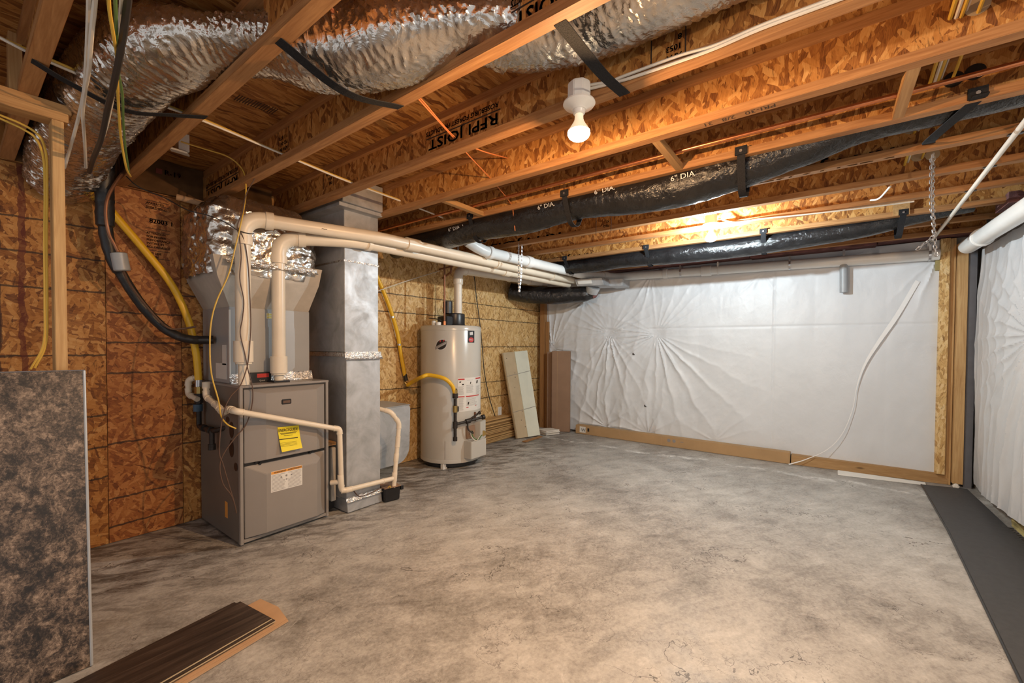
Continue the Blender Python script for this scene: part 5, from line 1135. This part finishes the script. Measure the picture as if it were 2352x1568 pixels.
w_ = [ay(px, py, y) for px, py, y in ((415, 325, 3.15), (470, 342, 3.13), (520, 358, 3.12), (548, 378, 3.11), (562, 402, 3.10), (565, 440, 3.09), (560, 480, 3.08), (552, 520, 3.07), (540, 570, 3.07), (525, 630, 3.07), (498, 690, 3.07), (485, 740, 3.07), (482, 800, 3.07), (486, 860, 3.06), (502, 920, 3.06), (508, 955, 3.06), (522, 974, 3.06), (542, 984, 3.06))]
wire('thermostat_wire', w_, .0045, 'wire_yellow', 'thin yellow thermostat wire looping in front of the furnace coil')
wire('thermostat_wire', [ay(px, py, y) for px, py, y in ((640, 360, 2.85), (600, 375, 2.9), (585, 410, 2.95), (566, 445, 3.0), (556, 490, 3.06), (545, 520, 3.08), (550, 545, 3.08), (554, 590, 3.08), (551, 640, 3.08), (560, 690, 3.08), (557, 730, 3.08), (552, 765, 3.08), (562, 810, 3.07), (570, 850, 3.06), (580, 890, 3.05), (579, 930, 3.045), (565, 975, 3.045), (540, 1005, 3.05), (515, 1040, 3.055), (505, 1070, 3.06), (512, 1110, 3.06), (530, 1135, 3.06), (538, 1155, 3.06), (543, 1175, 3.07))], .0035, 'wire_brown', 'thin brown thermostat wire curling from the left vent riser over the furnace')
wire('thermostat_wire', [ay(px, py, y) for px, py, y in ((545, 520, 3.08), (560, 550, 3.08), (569, 600, 3.08), (573, 660, 3.08), (576, 740, 3.08), (573, 800, 3.07), (568, 840, 3.06), (552, 885, 3.05), (530, 910, 3.05), (516, 940, 3.05), (507, 985, 3.05), (504, 1040, 3.055), (512, 1065, 3.055), (525, 1110, 3.06), (537, 1150, 3.06), (543, 1178, 3.07))], .0035, 'wire_brown', 'second thin brown thermostat wire crossing in front of the left vent riser')
wire('thermostat_wire', [ay(px, py, y) for px, py, y in ((290, 405, 3.5), (320, 430, 3.45), (380, 455, 3.4), (430, 482, 3.25), (480, 495, 3.15), (520, 512, 3.1), (545, 528, 3.08), (570, 536, 3.08), (582, 536, 3.12))], .0035, 'wire_black', 'thin dark wire drooping from the wall to the left vent elbow')
def jw(k): return jx(k)-FW/2-.006
ow = [az(760, 22, 2.52), az(800, 75, 2.50), az(850, 130, 2.48), ax(935, 195, jw(1)), az(968, 235, 2.47), ax(1043, 318, jw(2)), az(1075, 355, 2.47), ax(1125, 408, jw(3)), az(1150, 437, 2.46), ax(1175, 470, 2.655), ax(1179, 490, 2.655), ax(1183, 530, 2.69)]
wire('cable', ow, .0035, 'wire_orange', 'thin orange wire threaded across the joists, looping over the black duct')
wire('cable', [az(762, 18, 2.525), az(805, 72, 2.505), az(856, 128, 2.485), ax(934, 193, jw(1)), az(972, 233, 2.475), ax(1046, 316, jw(2)), az(1103, 345, 2.475), ax(1165, 363, jw(3))], .0035, 'wire_orange', 'thin orange wire threaded across the joists left of the warm bulb, shorter end')
xw = jx(2)-FW-.006
wire('cable', [(1.645, .83, 2.455)]+[ax(px, py, xw-.004) for px, py in ((1400, 187), (1440, 172), (1560, 128), (1640, 105), (1750, 58), (1900, 2), (2000, -35))], .006, 'wire_white', 'white cable running along the joist from the warm bulb, upper one')
wire('cable', [(1.65, .82, 2.44)]+[ax(px, py, xw-.002) for px, py in ((1402, 192), (1445, 180), (1560, 141), (1640, 112), (1750, 65), (1900, 9), (2000, -28))], .006, 'wire_white', 'white cable running along the joist from the warm bulb, lower one')
xw = jx(7)-FW-.006
wire('cable', [(4.08, .78, 2.47)]+[ax(px, py, xw) for px, py in ((1690, 510), (1750, 502), (1850, 492), (2000, 475), (2100, 462))], .006, 'wire_white', 'white cable running along the joist from the white bulb')
a, b = ax(2045, 428, jx(6)+.002), ax(1998, 460, jw(7)); wire('cable', [a, (a+b)/2+Vector((0, .0, -.03)), b], .006, 'wire_white', 'short curved white cable between two joists right of the white bulb')
def bundle(p3, p4, mat, lab, r=.006):
    a, b = ax(*p3, jw(3)), ax(*p4, jw(4)); d = (b-a); wire('cable', [a-d*1.3, a-d*.5, a, b, b+d*.9, b+d*2], r, mat, lab)
bundle((2182, 42), (2133, 200), 'wire_yellow', 'leftmost yellow cable in the bundle through the joists at the upper right', .007)
bundle((2196, 40), (2144, 196), 'wire_white', 'pale cable second from left in the bundle at the upper right')
bundle((2208, 38), (2152, 192), 'wire_yellow', 'right yellow cable in the bundle at the upper right')
bundle((2220, 24), (2162, 180), 'wire_white', 'thin white cable at the right of the bundle at the upper right', .0045)
bundle((2247, 28), (2186, 186), 'wire_yellow', 'single yellow cable passing a drilled hole at the upper right')
for k, px, py in ((4, 2190, 182), (4, 2240, 165), (5, 2092, 293), (5, 2136, 280), (5, 2175, 262), (6, 2108, 358), (6, 2142, 355), (3, 2245, 12)):
    p = ax(px, py, jw(k)); MB().tube([(jw(k)-.0012, p.y, p.z), (jw(k)+.001, p.y, p.z)], .034, 18).build('drilled_hole', 'black_plastic' if k == 4 else 'tan_board', J[k])
wire('cord', [ay(px, py, 3.79) for px, py in ((1083, 612), (1090, 640), (1094, 680), (1102, 740), (1108, 800), (1112, 850), (1122, 905), (1132, 940), (1141, 968), (1136, 975), (1120, 978))], .006, 'wire_black', 'black power cord hanging down the wood wall right of the water heater')
wire('cord', [(3.545, 3.50, 1.60), (3.60, 3.52, 1.75), (3.62, 3.53, 2.0), (3.62, 3.5, 2.15)], .005, 'wire_black', 'black cord running up beside the water heater vent')
wire('cord', [ay(868, 668, 3.70), ay(905, 655, 3.72), ay(950, 640, 3.74), ay(1010, 622, 3.78)], .0045, 'wire_white', 'thin white cord stretched from the return duct to the wall above the heater')
p = hp(985, 1.59, -.12); wire('cord', [(p.x-.02, p.y+.1, 1.64), p+Vector((.02, -.03, .03)), p+Vector((.1, -.02, -.02)), (HC.x-.15, HC.y-.05, 1.60)], .005, 'wire_black', 'short black cord at the top left of the water heater')
a = az(1232, 405, 2.45); b = az(1258, 418, 2.45)
